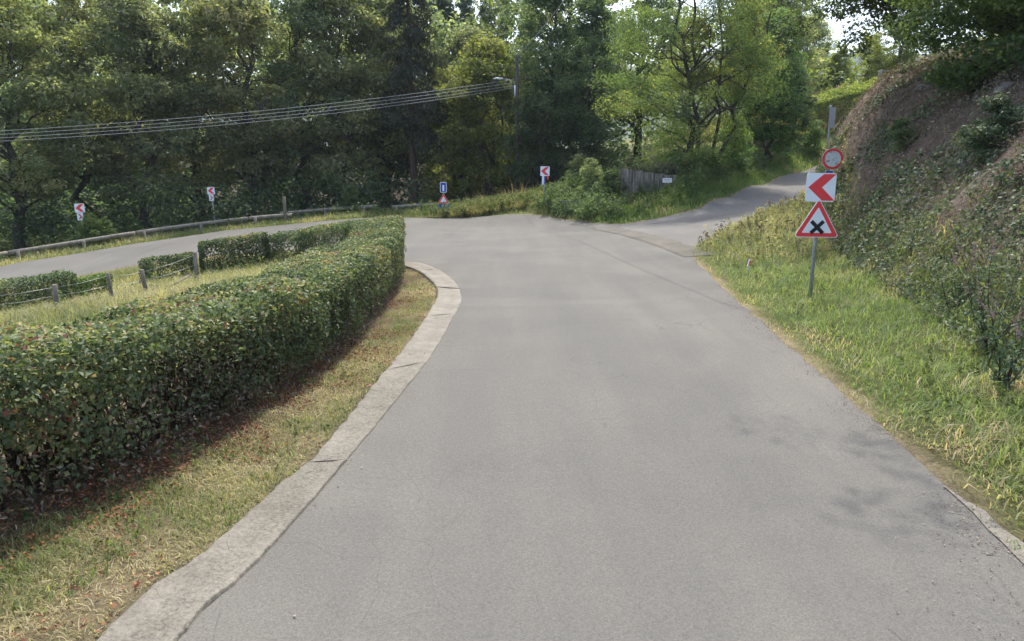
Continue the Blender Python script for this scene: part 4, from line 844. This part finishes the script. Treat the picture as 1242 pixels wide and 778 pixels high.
# oak on the bank whose boughs hang into the top of the view
ox, oy = 17.5, 28.0; oz = gz(ox, oy)
tips = [(xat(940, 26) - ox, 26 - oy, 10.6 - oz), (xat(985, 25) - ox, 25 - oy, 7.8 - oz), (xat(1010, 27) - ox, 27 - oy, 8.9 - oz), (xat(960, 24) - ox, 24 - oy, 9.6 - oz), (xat(1045, 25) - ox, 25 - oy, 9.0 - oz), (xat(900, 27) - ox, 27 - oy, 11.2 - oz), (xat(1085, 26) - ox, 26 - oy, 8.2 - oz), (xat(1030, 22) - ox, 22 - oy, 10.2 - oz), (xat(955, 25) - ox, 25 - oy, 7.2 - oz), (xat(1060, 26) - ox, 26 - oy, 9.6 - oz), (xat(975, 26) - ox, 26 - oy, 9.9 - oz), (xat(1110, 25) - ox, 25 - oy, 9.2 - oz)]
plant('oak_tree', spray(41, (.0, 0, 5.2), tips, 16, 190, .13, .55), mt('leaf_dark'), ox, oy, 1, 0, 'oak on the bank whose dark boughs hang across the patch of sky')
# tree beyond the right edge whose branch shades the road
tx_, ty_ = 13.5, 9.0; tz = gz(tx_, ty_)
tips = [(4.3 - tx_, 13.5 - ty_, 12.6 - tz), (4.8 - tx_, 12.9 - ty_, 12.9 - tz)]
plant('oak_tree', spray(43, (.0, 0, 6.5), tips, 9, 60, .11, .55, r0=.035, imin=10), mt('leaf_near'), tx_, ty_, 1, 0, 'oak beyond the right edge of the view whose bough shades the road')
# skyline wood and scrub
rng = np.random.default_rng(99)
def mass(name, pts, n_per, lsize, crad, m, seed, hrange=(4, 16), kind='stuff'):
    rng = np.random.default_rng(seed); parts = []
    for (x, y) in pts:
        g = gz(x, y)
        for k in range(9):
            c = np.array([x + rng.normal(0, 2.2), y + rng.normal(0, 1.6), g + rng.uniform(*hrange)]); n = int(n_per * rng.uniform(.6, 1.3)); d = unit(rng.normal(0, 1, (n, 3)))
            parts.append(leaves(c + d * crad * rng.uniform(.3, 1, n)[:, None] ** .4 * np.array([1.2, 1, .9]), d * .6 + np.array([0, 0, .7]), np.full(n, lsize), np.clip(rng.normal(.35 + rng.normal(0, .12), .2, n), 0, 1), .6, rng, .6, .25, .1))
    return leaf_obj(name, parts, M[m], kind=kind)
mass('woodland', [(x + rng.normal(0, 1.5), 71 + rng.uniform(-2, 5)) for x in np.arange(-62, -6, 2.6)], 150, .5, 2.0, 'leaf_oak2', 300, (2.5, 19))
mass('woodland', [(x + rng.normal(0, 1.5), 80 + rng.uniform(-3, 4)) for x in np.arange(-44, 6, 2.8)], 130, .55, 2.1, 'leaf_oak2', 307, (9, 23))
mass('woodland', [(x + rng.normal(0, 1.5), 78 + rng.uniform(-2, 5)) for x in np.arange(-4, 26, 2.6)], 130, .5, 2.0, 'leaf_oak2', 301, (1, 12))
mass('woodland_edge', [(x + rng.normal(0, 1.0), 62 + .12 * x + rng.uniform(-1, 2)) for x in np.arange(-52, -10, 3.0)], 90, .34, 1.3, 'leaf_dark', 302, (.2, 3.8))
mass('woodland_edge', [(x + rng.normal(0, 1.0), 55 + .16 * x + rng.uniform(-1, 1.5)) for x in np.arange(-46, -10, 2.2)], 80, .28, 1.1, 'leaf_dark', 306, (.2, 3.0))
mass('woodland_edge', [(x + rng.normal(0, 1.0), 66 + rng.uniform(-1, 2)) for x in np.arange(-56, 12, 2.2)], 90, .38, 1.4, 'leaf_dark', 304, (.0, 5.0))
mass('woodland', [(x, 88 + rng.uniform(-3, 8)) for x in np.arange(30, 75, 3.5)], 70, .55, 1.9, 'leaf_lime', 303, (.5, 4.5))
plant('maple_tree', get(limeB, 'm7'), mt('leaf_lime'), xat(1035, 82), 82, .75, 1.0, 'small rounded yellow green tree in the meadow beyond the hedge')
plant('maple_tree', get(limeB, 'm8'), mt('leaf_lime'), xat(1000, 86), 86, .7, 2.6, 'pale small tree at the left end of the meadow beyond the hedge')
for i, (px, d, s, lb) in enumerate([(905, 74, 1.25, 'rounded pale tree just right of the narrow green tree, touching the sky'), (930, 78, 1.3, 'pale tree left of the gap of sky above the meadow'), (1068, 78, .95, 'yellow green tree at the right end of the meadow above the hedge'), (968, 92, 1.0, 'small far tree below the gap of sky')]):
    plant('maple_tree', get(limeA, 'q%d' % i), mt('leaf_oak' if i % 2 else 'leaf_lime'), xat(px, d), d, s, i, lb)
# distant wooded hills
hx = np.linspace(-1200, 2600, 220); hy = np.linspace(700, 2600, 60); HX, HY = np.meshgrid(hx, hy); a, b = HX.ravel(), HY.ravel()
hz = 235 * np.exp(-((b - 1500) / 430) ** 2) * (.78 + .16 * np.sin(a / 520 + .6) + .5 * (fbm(a / 420, b / 420, seed=7) - .5)) + 26 * (fbm(a / 28, b / 28, seed=8) - .5) - 8
idx = np.arange(len(a)).reshape(HX.shape); F = np.stack([idx[:-1, :-1].ravel(), idx[:-1, 1:].ravel(), idx[1:, 1:].ravel(), idx[1:, :-1].ravel()], 1)
M['hill'] = m_noise('hill_forest', [(.3, (.022, .038, .022)), (.7, (.06, .085, .04))], .03, .95, 8, 1, 8)
link_mesh('hills', np_mesh('hills', np.c_[a, b, hz], F, smooth=True), M['hill'], kind='structure')

# plants at the right edge
def spiky(x, y, label, seed, h=1.3, n=9):
    rng = np.random.default_rng(seed); segs, lv, pl = [], [], []
    for k in range(n):
        a = rng.uniform(0, 2 * math.pi); e = np.array([math.cos(a) * h * .45 * rng.uniform(.3, 1.2), math.sin(a) * h * .45 * rng.uniform(.3, 1.2), h * rng.uniform(.65, 1.15)]); g = limb((0, 0, -.05), e, rng, .12, 7, .04); segs.append((g, np.linspace(.009, .003, 7)))
        m = 46; t = rng.uniform(.1, .85, m); c = np.stack([np.interp(t, np.linspace(0, 1, 7), g[:, j]) for j in range(3)], 1); d = unit(rng.normal(0, 1, (m, 3)) * np.array([1, 1, .4])); lv.append(leaves(c + d * .06, d + np.array([0, 0, .5]), np.full(m, .085), np.clip(rng.normal(.4, .2, m), 0, 1), .32, rng, .4, .2, .2))
        m = 110; t = rng.uniform(.0, 1, m); tip = g[-1]; dr = unit((g[-1] - g[-2])[None])[0]; Lp = rng.uniform(.16, .3); c = tip + dr * (t * Lp)[:, None]; d = unit(rng.normal(0, 1, (m, 3))); pl.append(leaves(c + d * (.026 * (1.1 - t))[:, None], d, np.full(m, .016), np.clip(rng.normal(.45, .25, m) + (.35 if k % 3 == 0 else 0), 0, 1), .7, rng, .4, .2))
    root = empty('flowering_shrub', (x, y, gz(x, y)), rng.uniform(0, 6), label=label, cat='shrub')
    leaf_obj('foliage', lv, M['ivy'], root)
    for sg, p_ in zip(segs, pl):
        tv, tf = tubes_np([sg], 5); o = link_mesh('stem', np_mesh('stem', tv, tf, smooth=True), M['twig'], root); leaf_obj('flower_spike', [p_], M['plume'], o)
spiky(xat(1215, 9.4), 9.4, 'shrub with tall tan and purple flower spikes at the foot of the bank', 61, 1.25, 12)
spiky(xat(1240, 8.0), 8.0, 'tangled shrub with seed spikes nearest the camera on the right edge', 62, 1.0, 10)
spiky(xat(1165, 11.4), 11.4, 'smaller spiked plant with purple flowers in the ivy left of the taller ones', 63, .8, 6)
def round_shrub(x, y, s, me_, m, label): plant('shrub', get(me_, label), (M['twig'], M[m]), x, y, s, x * 3, label, cat='shrub')
sh = broadleaf(17, 1.6, .05, .75, 30, 190, .085, .30, .02, forks=1)
round_shrub(xat(1190, 15.5), 15.5, .8, sh, 'ivy', 'grey green bush on the bank below the bulging tree')
round_shrub(xat(1078, 21.5), 21.5, .55, sh, 'leaf_dark', 'small dark bush alone on the bare brown part of the bank')
for i, (px, d, s, m, lb) in enumerate([(715, 42.0, 1.02, 'leaf_oak2', 'olive bush left of the concrete wall'), (700, 45.0, 1.02, 'leaf_dark', 'dark bush behind the metal tube frame'), (738, 40.3, .85, 'leaf_near', 'bush creeping over the left end of the concrete wall'), (832, 42.5, .8, 'leaf_oak', 'scrubby bush at the right end of the concrete wall'),
        (112, 42.8, 1.0, 'leaf_fresh', 'light green bush beside the leftmost chevron sign'), (428, 51.5, 1.1, 'weed', 'pale bush at the end of the upper guardrail'), (130, 43.2, .8, 'leaf_fresh', 'second light green bush right of the leftmost chevron sign')]):
    plant('shrub', get(fr if s > 1 or m == 'leaf_fresh' else sh, lb), (M['twig'], M[m]), xat(px, d), d, s * (.62 if (s > 1 or m == 'leaf_fresh') else 1.1), i, lb, cat='shrub')

# ------------------------------------------------------------ signs
def rrect(w_, h_, r, cx=0, cz=0, k=5):
    out = []
    for sx, sz, a0 in ((1, 1, 0), (-1, 1, 90), (-1, -1, 180), (1, -1, 270)):
        for i in range(k + 1): a = R(a0 + 90 * i / k); out.append((cx + sx * (w_ / 2 - r) + r * math.cos(a), cz + sz * (h_ / 2 - r) + r * math.sin(a)))
    return out
def rtri(s, r, cz=0, k=5):
    """rounded triangle, point up, side s, centred on its centroid"""
    Rr_ = s / math.sqrt(3); out = []
    for a0 in (90, 210, 330):
        c = ((Rr_ - 2 * r) * math.cos(R(a0)), (Rr_ - 2 * r) * math.sin(R(a0)))
        for i in range(k + 1): a = R(a0 - 60 + 120 * i / k); out.append((c[0] + r * math.cos(a), cz + c[1] + r * math.sin(a)))
    return out
def circ(r, n=40, cz=0): return [(r * math.cos(2 * math.pi * i / n), cz + r * math.sin(2 * math.pi * i / n)) for i in range(n)]
def panel(name, root, layers, mats, z, back=None, y=-.05, brackets=True, x=0, label=None):
    """layers: (outline, slot) from the plate outwards; each face 2 mm proud of the one below"""
    m = MB(); m.slot = 0; MM = Matrix.Translation((x, y, z))
    for i, (o, sl_) in enumerate(layers):
        m.slot = sl_
        if i == 0: m.prism(o, .012, MM, 0)
        else: m.prism(o, .0015, MM, -.0018 * i)
    o = m.build(name, mats, root, label=label); return o
def chev(w_, h_, cx=0, cz=0, flip=1, tip=.36, th=.40):
    """chevron pointing left, as two mirrored strokes in one outline"""
    a, b = w_ / 2, h_ / 2; tip_x = -a; t = th * w_
    return [(cx + flip * px_, cz + pz) for px_, pz in [(tip_x, 0), (a * .10, b), (a, b), (a, b * .97), (a * .02, 0), (a, -b * .97), (a, -b), (a * .10, -b)]]
def pole(root, h, r=.035, m='galv', cap=True, name='pole'):
    p = MB(); p.tube([(0, 0, -.4), (0, 0, h * .5), (0, 0, h - .006), (0, 0, h)], [r, r, r, r * .7], 14); return p.build(name, M[m], root)
def clamps(root, zs, r=.035):
    pl_ = [c for c in root.children if c.name.startswith('pole')][0]
    for z in zs:
        c = MB(); c.tube([(0, 0, z - .02), (0, 0, z + .02)], r + .006, 14); c.box((0, -.036, z), (.12, .012, .03)); c.build('clamp', M['dark_metal'], pl_)
def blotchy(c, name):
    m = mat(name, .4); n = N(m); col = n.mix(n.math('MULTIPLY', n.ramp(n.noise(11, 6, .75), [(.52, (0, 0, 0)), (.58, (1, 1, 1))]), .75), c, (.16, .17, .14)); n.l(col, n.b.inputs['Base Color']); return m  # dark grey green noise blotches over the base colour
# main sign post
bx_, by_ = P(982, 369)[:2]; root = empty('road_sign', (bx_, by_, gz(bx_, by_)), label='grey post in the right verge with a chevron panel above a triangular warning sign', cat='road sign')
sc = by_ / 900; g0 = gz(bx_, by_)
zt_ = lambda py: CAMZ + by_ / ray(0, py)[1] * ray(0, py)[2] - g0
pole(root, zt_(212), .036)
S = .88; tri_c = zt_(288) + S * .2887 + .0
panel('warning_triangle', root, [(rtri(S, .045), 0), (rtri(S * .955, .04), 1), (rtri(S * .66, .012), 0)], [M['white'], M['red'], M['black']], tri_c, x=0)
t = MB(); 
for a in (45, -45):
    MM = Matrix.Translation((0, -.0585, tri_c - .055)) @ Matrix.Rotation(R(a), 4, 'Y'); t.prism([(-.165, -.036), (.165, -.036), (.165, .036), (-.165, .036)], .002, MM, -.001 if a > 0 else -.0014)
t.build('cross_symbol', M['black'], root)
cz_ = zt_(227.5)
panel('chevron_panel', root, [(rrect(.56, .55, .045), 0), (chev(.51, .51, .015), 1)], [M['white'], M['red']], cz_, x=.01)
clamps(root, (tri_c - .12, tri_c + .16, cz_ - .2, cz_ + .2), .036)
root.rotation_euler = (R(-.5), R(.6), R(-4))
# round sign further up the lane
d2 = 25.0; x2 = xat(1001, d2); g2 = gz(x2, d2); z2 = CAMZ + d2 / ray(0, 193)[1] * ray(0, 193)[2]
root = empty('road_sign', (x2, d2, g2), rz=R(-8), label='round white sign with a red rim on the bank behind the chevron post', cat='road sign')
pole(root, z2 - g2 + .3, .03); M['blotched'] = blotchy((.66, .67, .68), 'blotched_white')
panel('round_sign', root, [(circ(.34), 0), (circ(.335), 1), (circ(.255), 2)], [M['white'], M['red'], M['blotched']], z2 - g2)
panel('small_plate', root, [(rrect(.26, .09, .015), 0), (rrect(.24, .07, .01), 1)], [M['white'], M['blue']], z2 - g2 - .42, x=-.08); clamps(root, (z2 - g2 - .2, z2 - g2 + .2), .03)
# back of a sign above it, beside the lane
d3 = 45.0; x3 = xat(996, d3) - .1; g3 = gz(x3, d3); zz3 = lambda py: CAMZ + d3 / ray(0, py)[1] * ray(0, py)[2] - g3
root = empty('road_sign', (x3, d3, g3), rz=R(12), label='sign on a thin grey pole seen from behind at the top of the lane', cat='road sign')
pole(root, zz3(128), .045); panel('sign_back', root, [(rrect(.42, 1.2, .05), 0)], [M['grey_back']], zz3(143), y=-.06, x=.12)
# chevron signs of the bend
def bend_sign(px, d, ytop, w_, label, rz, second=None, lean=0, flipsecond=-1):
    x = xat(px, d); g = gz(x, d); zt_ = CAMZ + d / ray(0, ytop)[1] * ray(0, ytop)[2] - g
    r = empty('chevron_sign', (x, d, g), rz=rz, label=label, cat='road sign'); pole(r, zt_ - .02, .035); h_ = w_ * 1.02
    panel('chevron_panel', r, [(rrect(w_, h_, .04), 0), (chev(w_ * .84, h_ * .84, .0), 1)], [M['white'], M['red']], zt_ - h_ / 2)
    if second == 'small': panel('lower_panel', r, [(rrect(w_ * .62, w_ * .85, .03), 0), (chev(w_ * .40, w_ * .62, 0, 0, -1), 1)], [M['white'], M['pinkred']], zt_ - h_ - w_ * .46, x=-.03)
    clamps(r, (zt_ - h_ * .75, zt_ - h_ * .25)); r.rotation_euler = (0, lean, rz); return r, zt_ - h_
bend_sign(104, 43.0, 247, .50, 'leftmost chevron sign with a smaller faded panel below, behind the guardrail', R(25), 'small', R(-2))
bend_sign(264, 48.5, 227, .46, 'chevron sign with a smaller panel below it, near the upper end of the lower guardrail', R(16), 'small', R(-3))
r, zb = bend_sign(659, 42.6, 202, .52, 'chevron sign on a tall pole in the grass left of the tube frame', R(-2), None, R(1.5))
panel('side_plate', r, [(rrect(.11, .50, .015), 0)], [M['white']], zb - .24, x=-.10, y=-.07); panel('blue_plate', r, [(rrect(.07, .44, .01), 0)], [M['blue']], zb - .22, x=.02, y=-.06); panel('red_plate', r, [(rrect(.10, .16, .03), 0)], [M['red']], zb - .10, x=.17, y=-.05)
# blue sign over a warning triangle
d4 = 46.5; x4 = xat(539, d4); g4 = gz(x4, d4); z4 = lambda py: CAMZ + d4 / ray(0, py)[1] * ray(0, py)[2] - g4
root = empty('road_sign', (x4, d4, g4), label='blue sign above a small red triangle at the far edge of the bend', cat='road sign'); pole(root, z4(221), .035)
panel('blue_sign', root, [(rrect(.40, .62, .04), 0), (rrect(.34, .56, .03), 1), (rrect(.11, .36, .005, 0, -.04), 0)], [M['white'], M['blue']], z4(227.5))
panel('warning_triangle', root, [(rtri(.72, .04), 0), (rtri(.70, .035), 1), (rtri(.40, .01), 0)], [M['white'], M['red']], z4(243)); 
panel('blue_board', root, [(rrect(.72, .20, .02), 0), (rrect(.26, .14, .02, .02), 1)], [M['blue'], M['white']], z4(249.8))
clamps(root, (z4(227), z4(242)))

# ------------------------------------------------------------ roadside furniture
def guardrail(pts, label, hrail, step, seed):
    rr = random.Random(seed); L = smooth_line(pts, 160); q = np.r_[0, np.cumsum(np.linalg.norm(np.diff(L, axis=0), axis=1))]
    c = L[len(L) // 2]; root = empty('wooden_guardrail', (c[0], c[1], gz(*c)), label=label, cat='guardrail'); off = -Vector(root.location)
    zs = zt(L[:, 0], L[:, 1]); k = np.ones(25) / 25; zs = np.convolve(np.pad(zs, 12, 'edge'), k, 'valid')
    s = 0.0
    while s < q[-1] - .5:
        e = min(s + step * 2, q[-1]); tt = np.linspace(s + .02, e - .02, 9); p = [Vector((np.interp(t, q, L[:, 0]), np.interp(t, q, L[:, 1]), np.interp(t, q, zs) + hrail + rr.uniform(-.004, .004))) + off for t in tt]
        m = MB(); m.tube(p, .125, 10); m.build('rail', M['rail'], root); s = e
    s = .4
    while s < q[-1]:
        x, y = np.interp(s, q, L[:, 0]), np.interp(s, q, L[:, 1]); z = np.interp(s, q, zs); g = unit(np.array([[np.interp(s + .1, q, L[:, 0]) - np.interp(s - .1, q, L[:, 0]), np.interp(s + .1, q, L[:, 1]) - np.interp(s - .1, q, L[:, 1])]]))[0]
        m = MB(); m.tube([Vector((x - g[1] * -.2, y + g[0] * .2 * -1, z + zz)) + off for zz in (-.4, hrail + .05)], .085, 10); m.build('post', M['wood'], root); s += step
guardrail([(-35, 22), (-33, 29), (-29.5, 35), (-25.8, 39.6), (-22.4, 43.0), (-18.2, 45.9), (-13.9, 47.4)], 'long wooden guardrail descending to the left edge of the view', .62, 3.2, 4)
guardrail([(-15.6, 50.3), (-12.5, 51.2), (-9.2, 51.6)], 'short wooden guardrail at the top of the bend behind the end of the long one', .75, 2.6, 5)
guardrail([(-8.3, 51.8), (-5.0, 51.6), (-1.5, 51.4)], 'low rail in the shade left of the blue sign', .6, 2.4, 6)
def post(px, d, h, r, label, lean=(0, 0), m='wood', cat='post', name='wooden_post', cap=False):
    x = xat(px, d); t = MB(); t.tube([(0, 0, -.4), (lean[0] * h * .5, lean[1] * h * .5, h * .5), (lean[0] * h, lean[1] * h, h - .02), (lean[0] * h, lean[1] * h, h)], [r, r, r * .96, r * .7], 9)
    if cap: return t, x
    o = t.build(name, M[m]); o.location = (x, d, gz(x, d)); return tag(o, label, cat)
post(348, 47.0, 1.75, .10, 'thick wooden post standing at the top end of the long guardrail')
# wire fence in the field
fx = [(60, 22.0, .85, .085, (.02, 0)), (131, 23.0, .95, .06, (-.10, 0)), (174, 23.6, .90, .075, (-.14, 0)), (236, 25.6, 1.15, .08, (0, 0)), (-30, 21.0, .9, .07, (0, 0))]
x0, y0 = xat(131, 23.0), 23.0; root = empty('wire_fence', (x0, y0, gz(x0, y0)), label='old fence of leaning grey wooden posts and wire in the dry field', cat='fence'); off = -Vector(root.location); tops = []
for px, d, h, r, ln in fx:
    x = xat(px, d); g = gz(x, d); t = MB(); t.tube([Vector((x, d, g - .3)) + off, Vector((x + ln[0] * h, d, g + h - .02)) + off, Vector((x + ln[0] * h, d, g + h)) + off], [r, r * .9, r * .6], 8); t.build('post', M['wood'], root); tops.append((px, Vector((x, d, g)), h, ln))
tops.sort(key=lambda a: a[0])
for f in (.9, .6, .3):
    for a, b in zip(tops[:-1], tops[1:]):
        pa = a[1] + Vector((a[3][0] * a[2] * f, -.07, a[2] * f)); pb = b[1] + Vector((b[3][0] * b[2] * f, -.07, b[2] * f)); t = MB(); t.tube([pa + off, (pa + pb) / 2 + off - Vector((0, 0, .04)), pb + off], .006, 5); t.build('wire', M['galv'], root)
t = MB(); pa = Vector((xat(186, 23.7), 23.7, gz(xat(186, 23.7), 23.7) + .05)); pb = Vector((xat(229, 25.2), 25.2, gz(xat(229, 25.2), 25.2) + .42)); t.tube([pa + off, pb + off], .035, 8); t.build('brace', M['wood'], root)
# concrete wall with vertical weathering
M['wallc'] = m_noise('weathered_wall', [(.34, (.05, .042, .034)), (.5, (.18, .16, .13)), (.68, (.34, .32, .28))], 3.2, .95, 8, .8, .02, stretch=(2.8, 2.8, .3), scale2=9)
xa, xb, dw = xat(750, 40.2), xat(817, 40.2), 40.2; zb_ = gz((xa + xb) / 2, 39.9); ztop = CAMZ + dw / ray(0, 206)[1] * ray(0, 206)[2]; ztr = CAMZ + dw / ray(0, 213)[1] * ray(0, 213)[2]
root = empty('retaining_wall', ((xa + xb) / 2, dw, .6), rz=R(4), label='weathered grey retaining wall of upright slabs under the feathery tree', cat='wall'); nb = 5; wd = (xb - xa) / nb; rr = random.Random(3)
for i in range(nb):
    m = MB(); f = i / (nb - 1); m.box((-(xb - xa) / 2 + wd * (i + .5), rr.uniform(-.004, .004), (ztop * (1 - f) + ztr * f + .02 - .6) / 2), (wd - .012, .16, ztop * (1 - f) + ztr * f - .6), bev=.01); m.build('slab', M['wallc'], root)
p = panel('plate', None, [(rrect(.5, .24, .02), 0), (rrect(.36, .02, .005, 0, .05), 1), (rrect(.30, .02, .005, 0, -.03), 1)], [M['white'], M['grey_back']], 0, y=0); p.name = 'wall_plate'
p.location = (xat(806, 40.0), 40.0 - .03 , CAMZ + 40.0 / ray(0, 219)[1] * ray(0, 219)[2]); p.rotation_euler = (0, 0, R(4)); tag(p, 'small white plate fixed near the right end of the weathered wall', 'sign')
# tube frame
xf = xat(691, 39.4); root = tag(empty('tube_frame', (xf, 39.4, gz(xf, 39.4))), 'low dark metal tube frame in the grass between the chevron sign and the wall', 'railing')
for s in (-.27, .27): t = MB(); t.tube([(s, 0, -.3), (s, 0, .95)], .022, 8); t.build('leg', M['dark_metal'], root)
t = MB(); t.tube([(-.62, 0, .97), (.45, 0, .93)], .024, 8); t.build('top_bar', M['dark_metal'], root)
# orange and white marker in the grass
xm = xat(908, 19.5); root = tag(empty('marker_post', (xm, 19.5, gz(xm, 19.5)), rz=.3), 'short white marker with an orange top half hidden in the verge grass', 'marker post')
t = MB(); t.box((0, 0, .10), (.07, .04, .42), bev=.008); t.build('stake', M['white'], root); t = MB(); t.box((.0, -.024, .22), (.066, .01, .13), bev=.003); t.build('reflector', M['orange'], root); root.rotation_euler = (0, .25, .3)
# pale stone post at the top of the bank
xq, dq = xat(1049, 33), 33.0; t = MB(); t.box((0, 0, .45), (.28, .2, 1.3), bev=.04); o = t.build('stone_post', M['rock']); o.location = (xq, dq, gz(xq, dq)); o.rotation_euler = (0, .12, .3); tag(o, 'pale leaning stone post on the brow of the bank below the hedge', 'post')
# utility pole, street lamp, cables
dp = 54.0; xp = xat(627, dp); gp = gz(xp, dp); zp = lambda py, d=dp: CAMZ + d / ray(0, py)[1] * ray(0, py)[2]
root = tag(empty('utility_pole', (xp, dp, gp)), 'tall dark wooden utility pole carrying the overhead cables', 'utility pole'); H_ = zp(66) - gp
t = MB(); t.tube([(0, 0, -1), (0, 0, H_ * .5), (0, 0, H_ - .05), (0, 0, H_)], [.17, .14, .115, .09], 12); t.build('pole', M['pole_wood'], root)
t = MB(); t.tube([(-.16, -.1, zp(118) - gp), (-.16, -.1, zp(104) - gp)], .05, 8); t.build('conduit', M['white'], root)
for k, py in enumerate((97, 100.5, 104, 107)):
    t = MB(); z = zp(py) - gp; t.tube([(-.12, 0, z), (-.32, 0, z), (-.32, 0, z + .1)], [.015, .015, .04], 8); t.build('insulator', M['dark_metal'], root)
t = MB(); t.tube([(0, -.12, zp(72) - gp), (.0, -.35, zp(72) - gp), (.0, -.35, zp(70) - gp)], [.015, .015, .04], 8); t.build('insulator', M['dark_metal'], root)
lampr = tag(empty('street_lamp', (xp - .12, dp - .1, zp(100)), rz=0), 'slim street lamp on an arm reaching left from the utility pole', 'street lamp')
t = MB(); t.tube([(0, 0, 0), (-.4, -.1, .14), (-.9, -.2, .2)], .02, 8); t.build('arm', M['galv'], lampr)
t = MB(); t.tube([(-.85, -.2, .2), (-.95, -.2, .21), (-1.3, -.22, .22), (-1.55, -.24, .2)], [.02, .06, .07, .03], 10); t.build('lamp_head', M['white'], lampr)
xe, ye = -46.0, 35.0; ge2 = gz(xe, ye); root = tag(empty('utility_pole', (xe, ye, ge2)), 'second utility pole down the road beyond the left edge of the view', 'utility pole'); t = MB(); t.tube([(0, 0, -1), (0, 0, 9.5)], [.17, .11], 10); t.build('pole', M['pole_wood'], root)
xr, yr = 8.2, -6.0; root = tag(empty('utility_pole', (xr, yr, gz(xr, yr))), 'utility pole behind the viewer at the right roadside', 'utility pole'); t = MB(); t.tube([(0, 0, -1), (0, 0, 11.5)], [.17, .11], 10); t.build('pole', M['pole_wood'], root)
def cable(a, b, sag, r, label, group=None):
    a, b = Vector(a), Vector(b); pts = [a.lerp(b, t) - Vector((0, 0, 4 * sag * t * (1 - t))) for t in np.linspace(0, 1, 40)]; t = MB(); t.tube(pts, r, 6); o = t.build('overhead_cable', M['cable']); return tag(o, label, 'cable', group)
nmz = ['topmost', 'second highest', 'second lowest', 'lowest']
for k, py in enumerate((97, 100.5, 104, 107)):
    cable((xp - .32, dp, zp(py)), (xe, ye, 3.87 - .09 * k), (.95 + .06 * k), .015, nmz[k] + ' of the four cables crossing the dark wood on the left', 'overhead cables crossing the wood')
cable((xp, dp - .35, zp(70)), (xr, yr, gz(xr, yr) + 11.3), 1.3, .016, 'single cable running up to the right from the top of the utility pole')

# summer haze in the air
hm = bpy.data.materials.new('haze_air'); hm.use_nodes = True; hn = hm.node_tree; hn.nodes.remove(hn.nodes['Principled BSDF'])
pv = hn.nodes.new('ShaderNodeVolumePrincipled'); pv.inputs['Color'].default_value = (.75, .85, 1, 1); pv.inputs['Density'].default_value = .0002; pv.inputs['Anisotropy'].default_value = .2
hn.links.new(pv.outputs[0], hn.nodes['Material Output'].inputs['Volume'])
t = MB(); t.box((0, 1000, 185), (9000, 7000, 430)); t.build('haze', hm, kind='stuff')
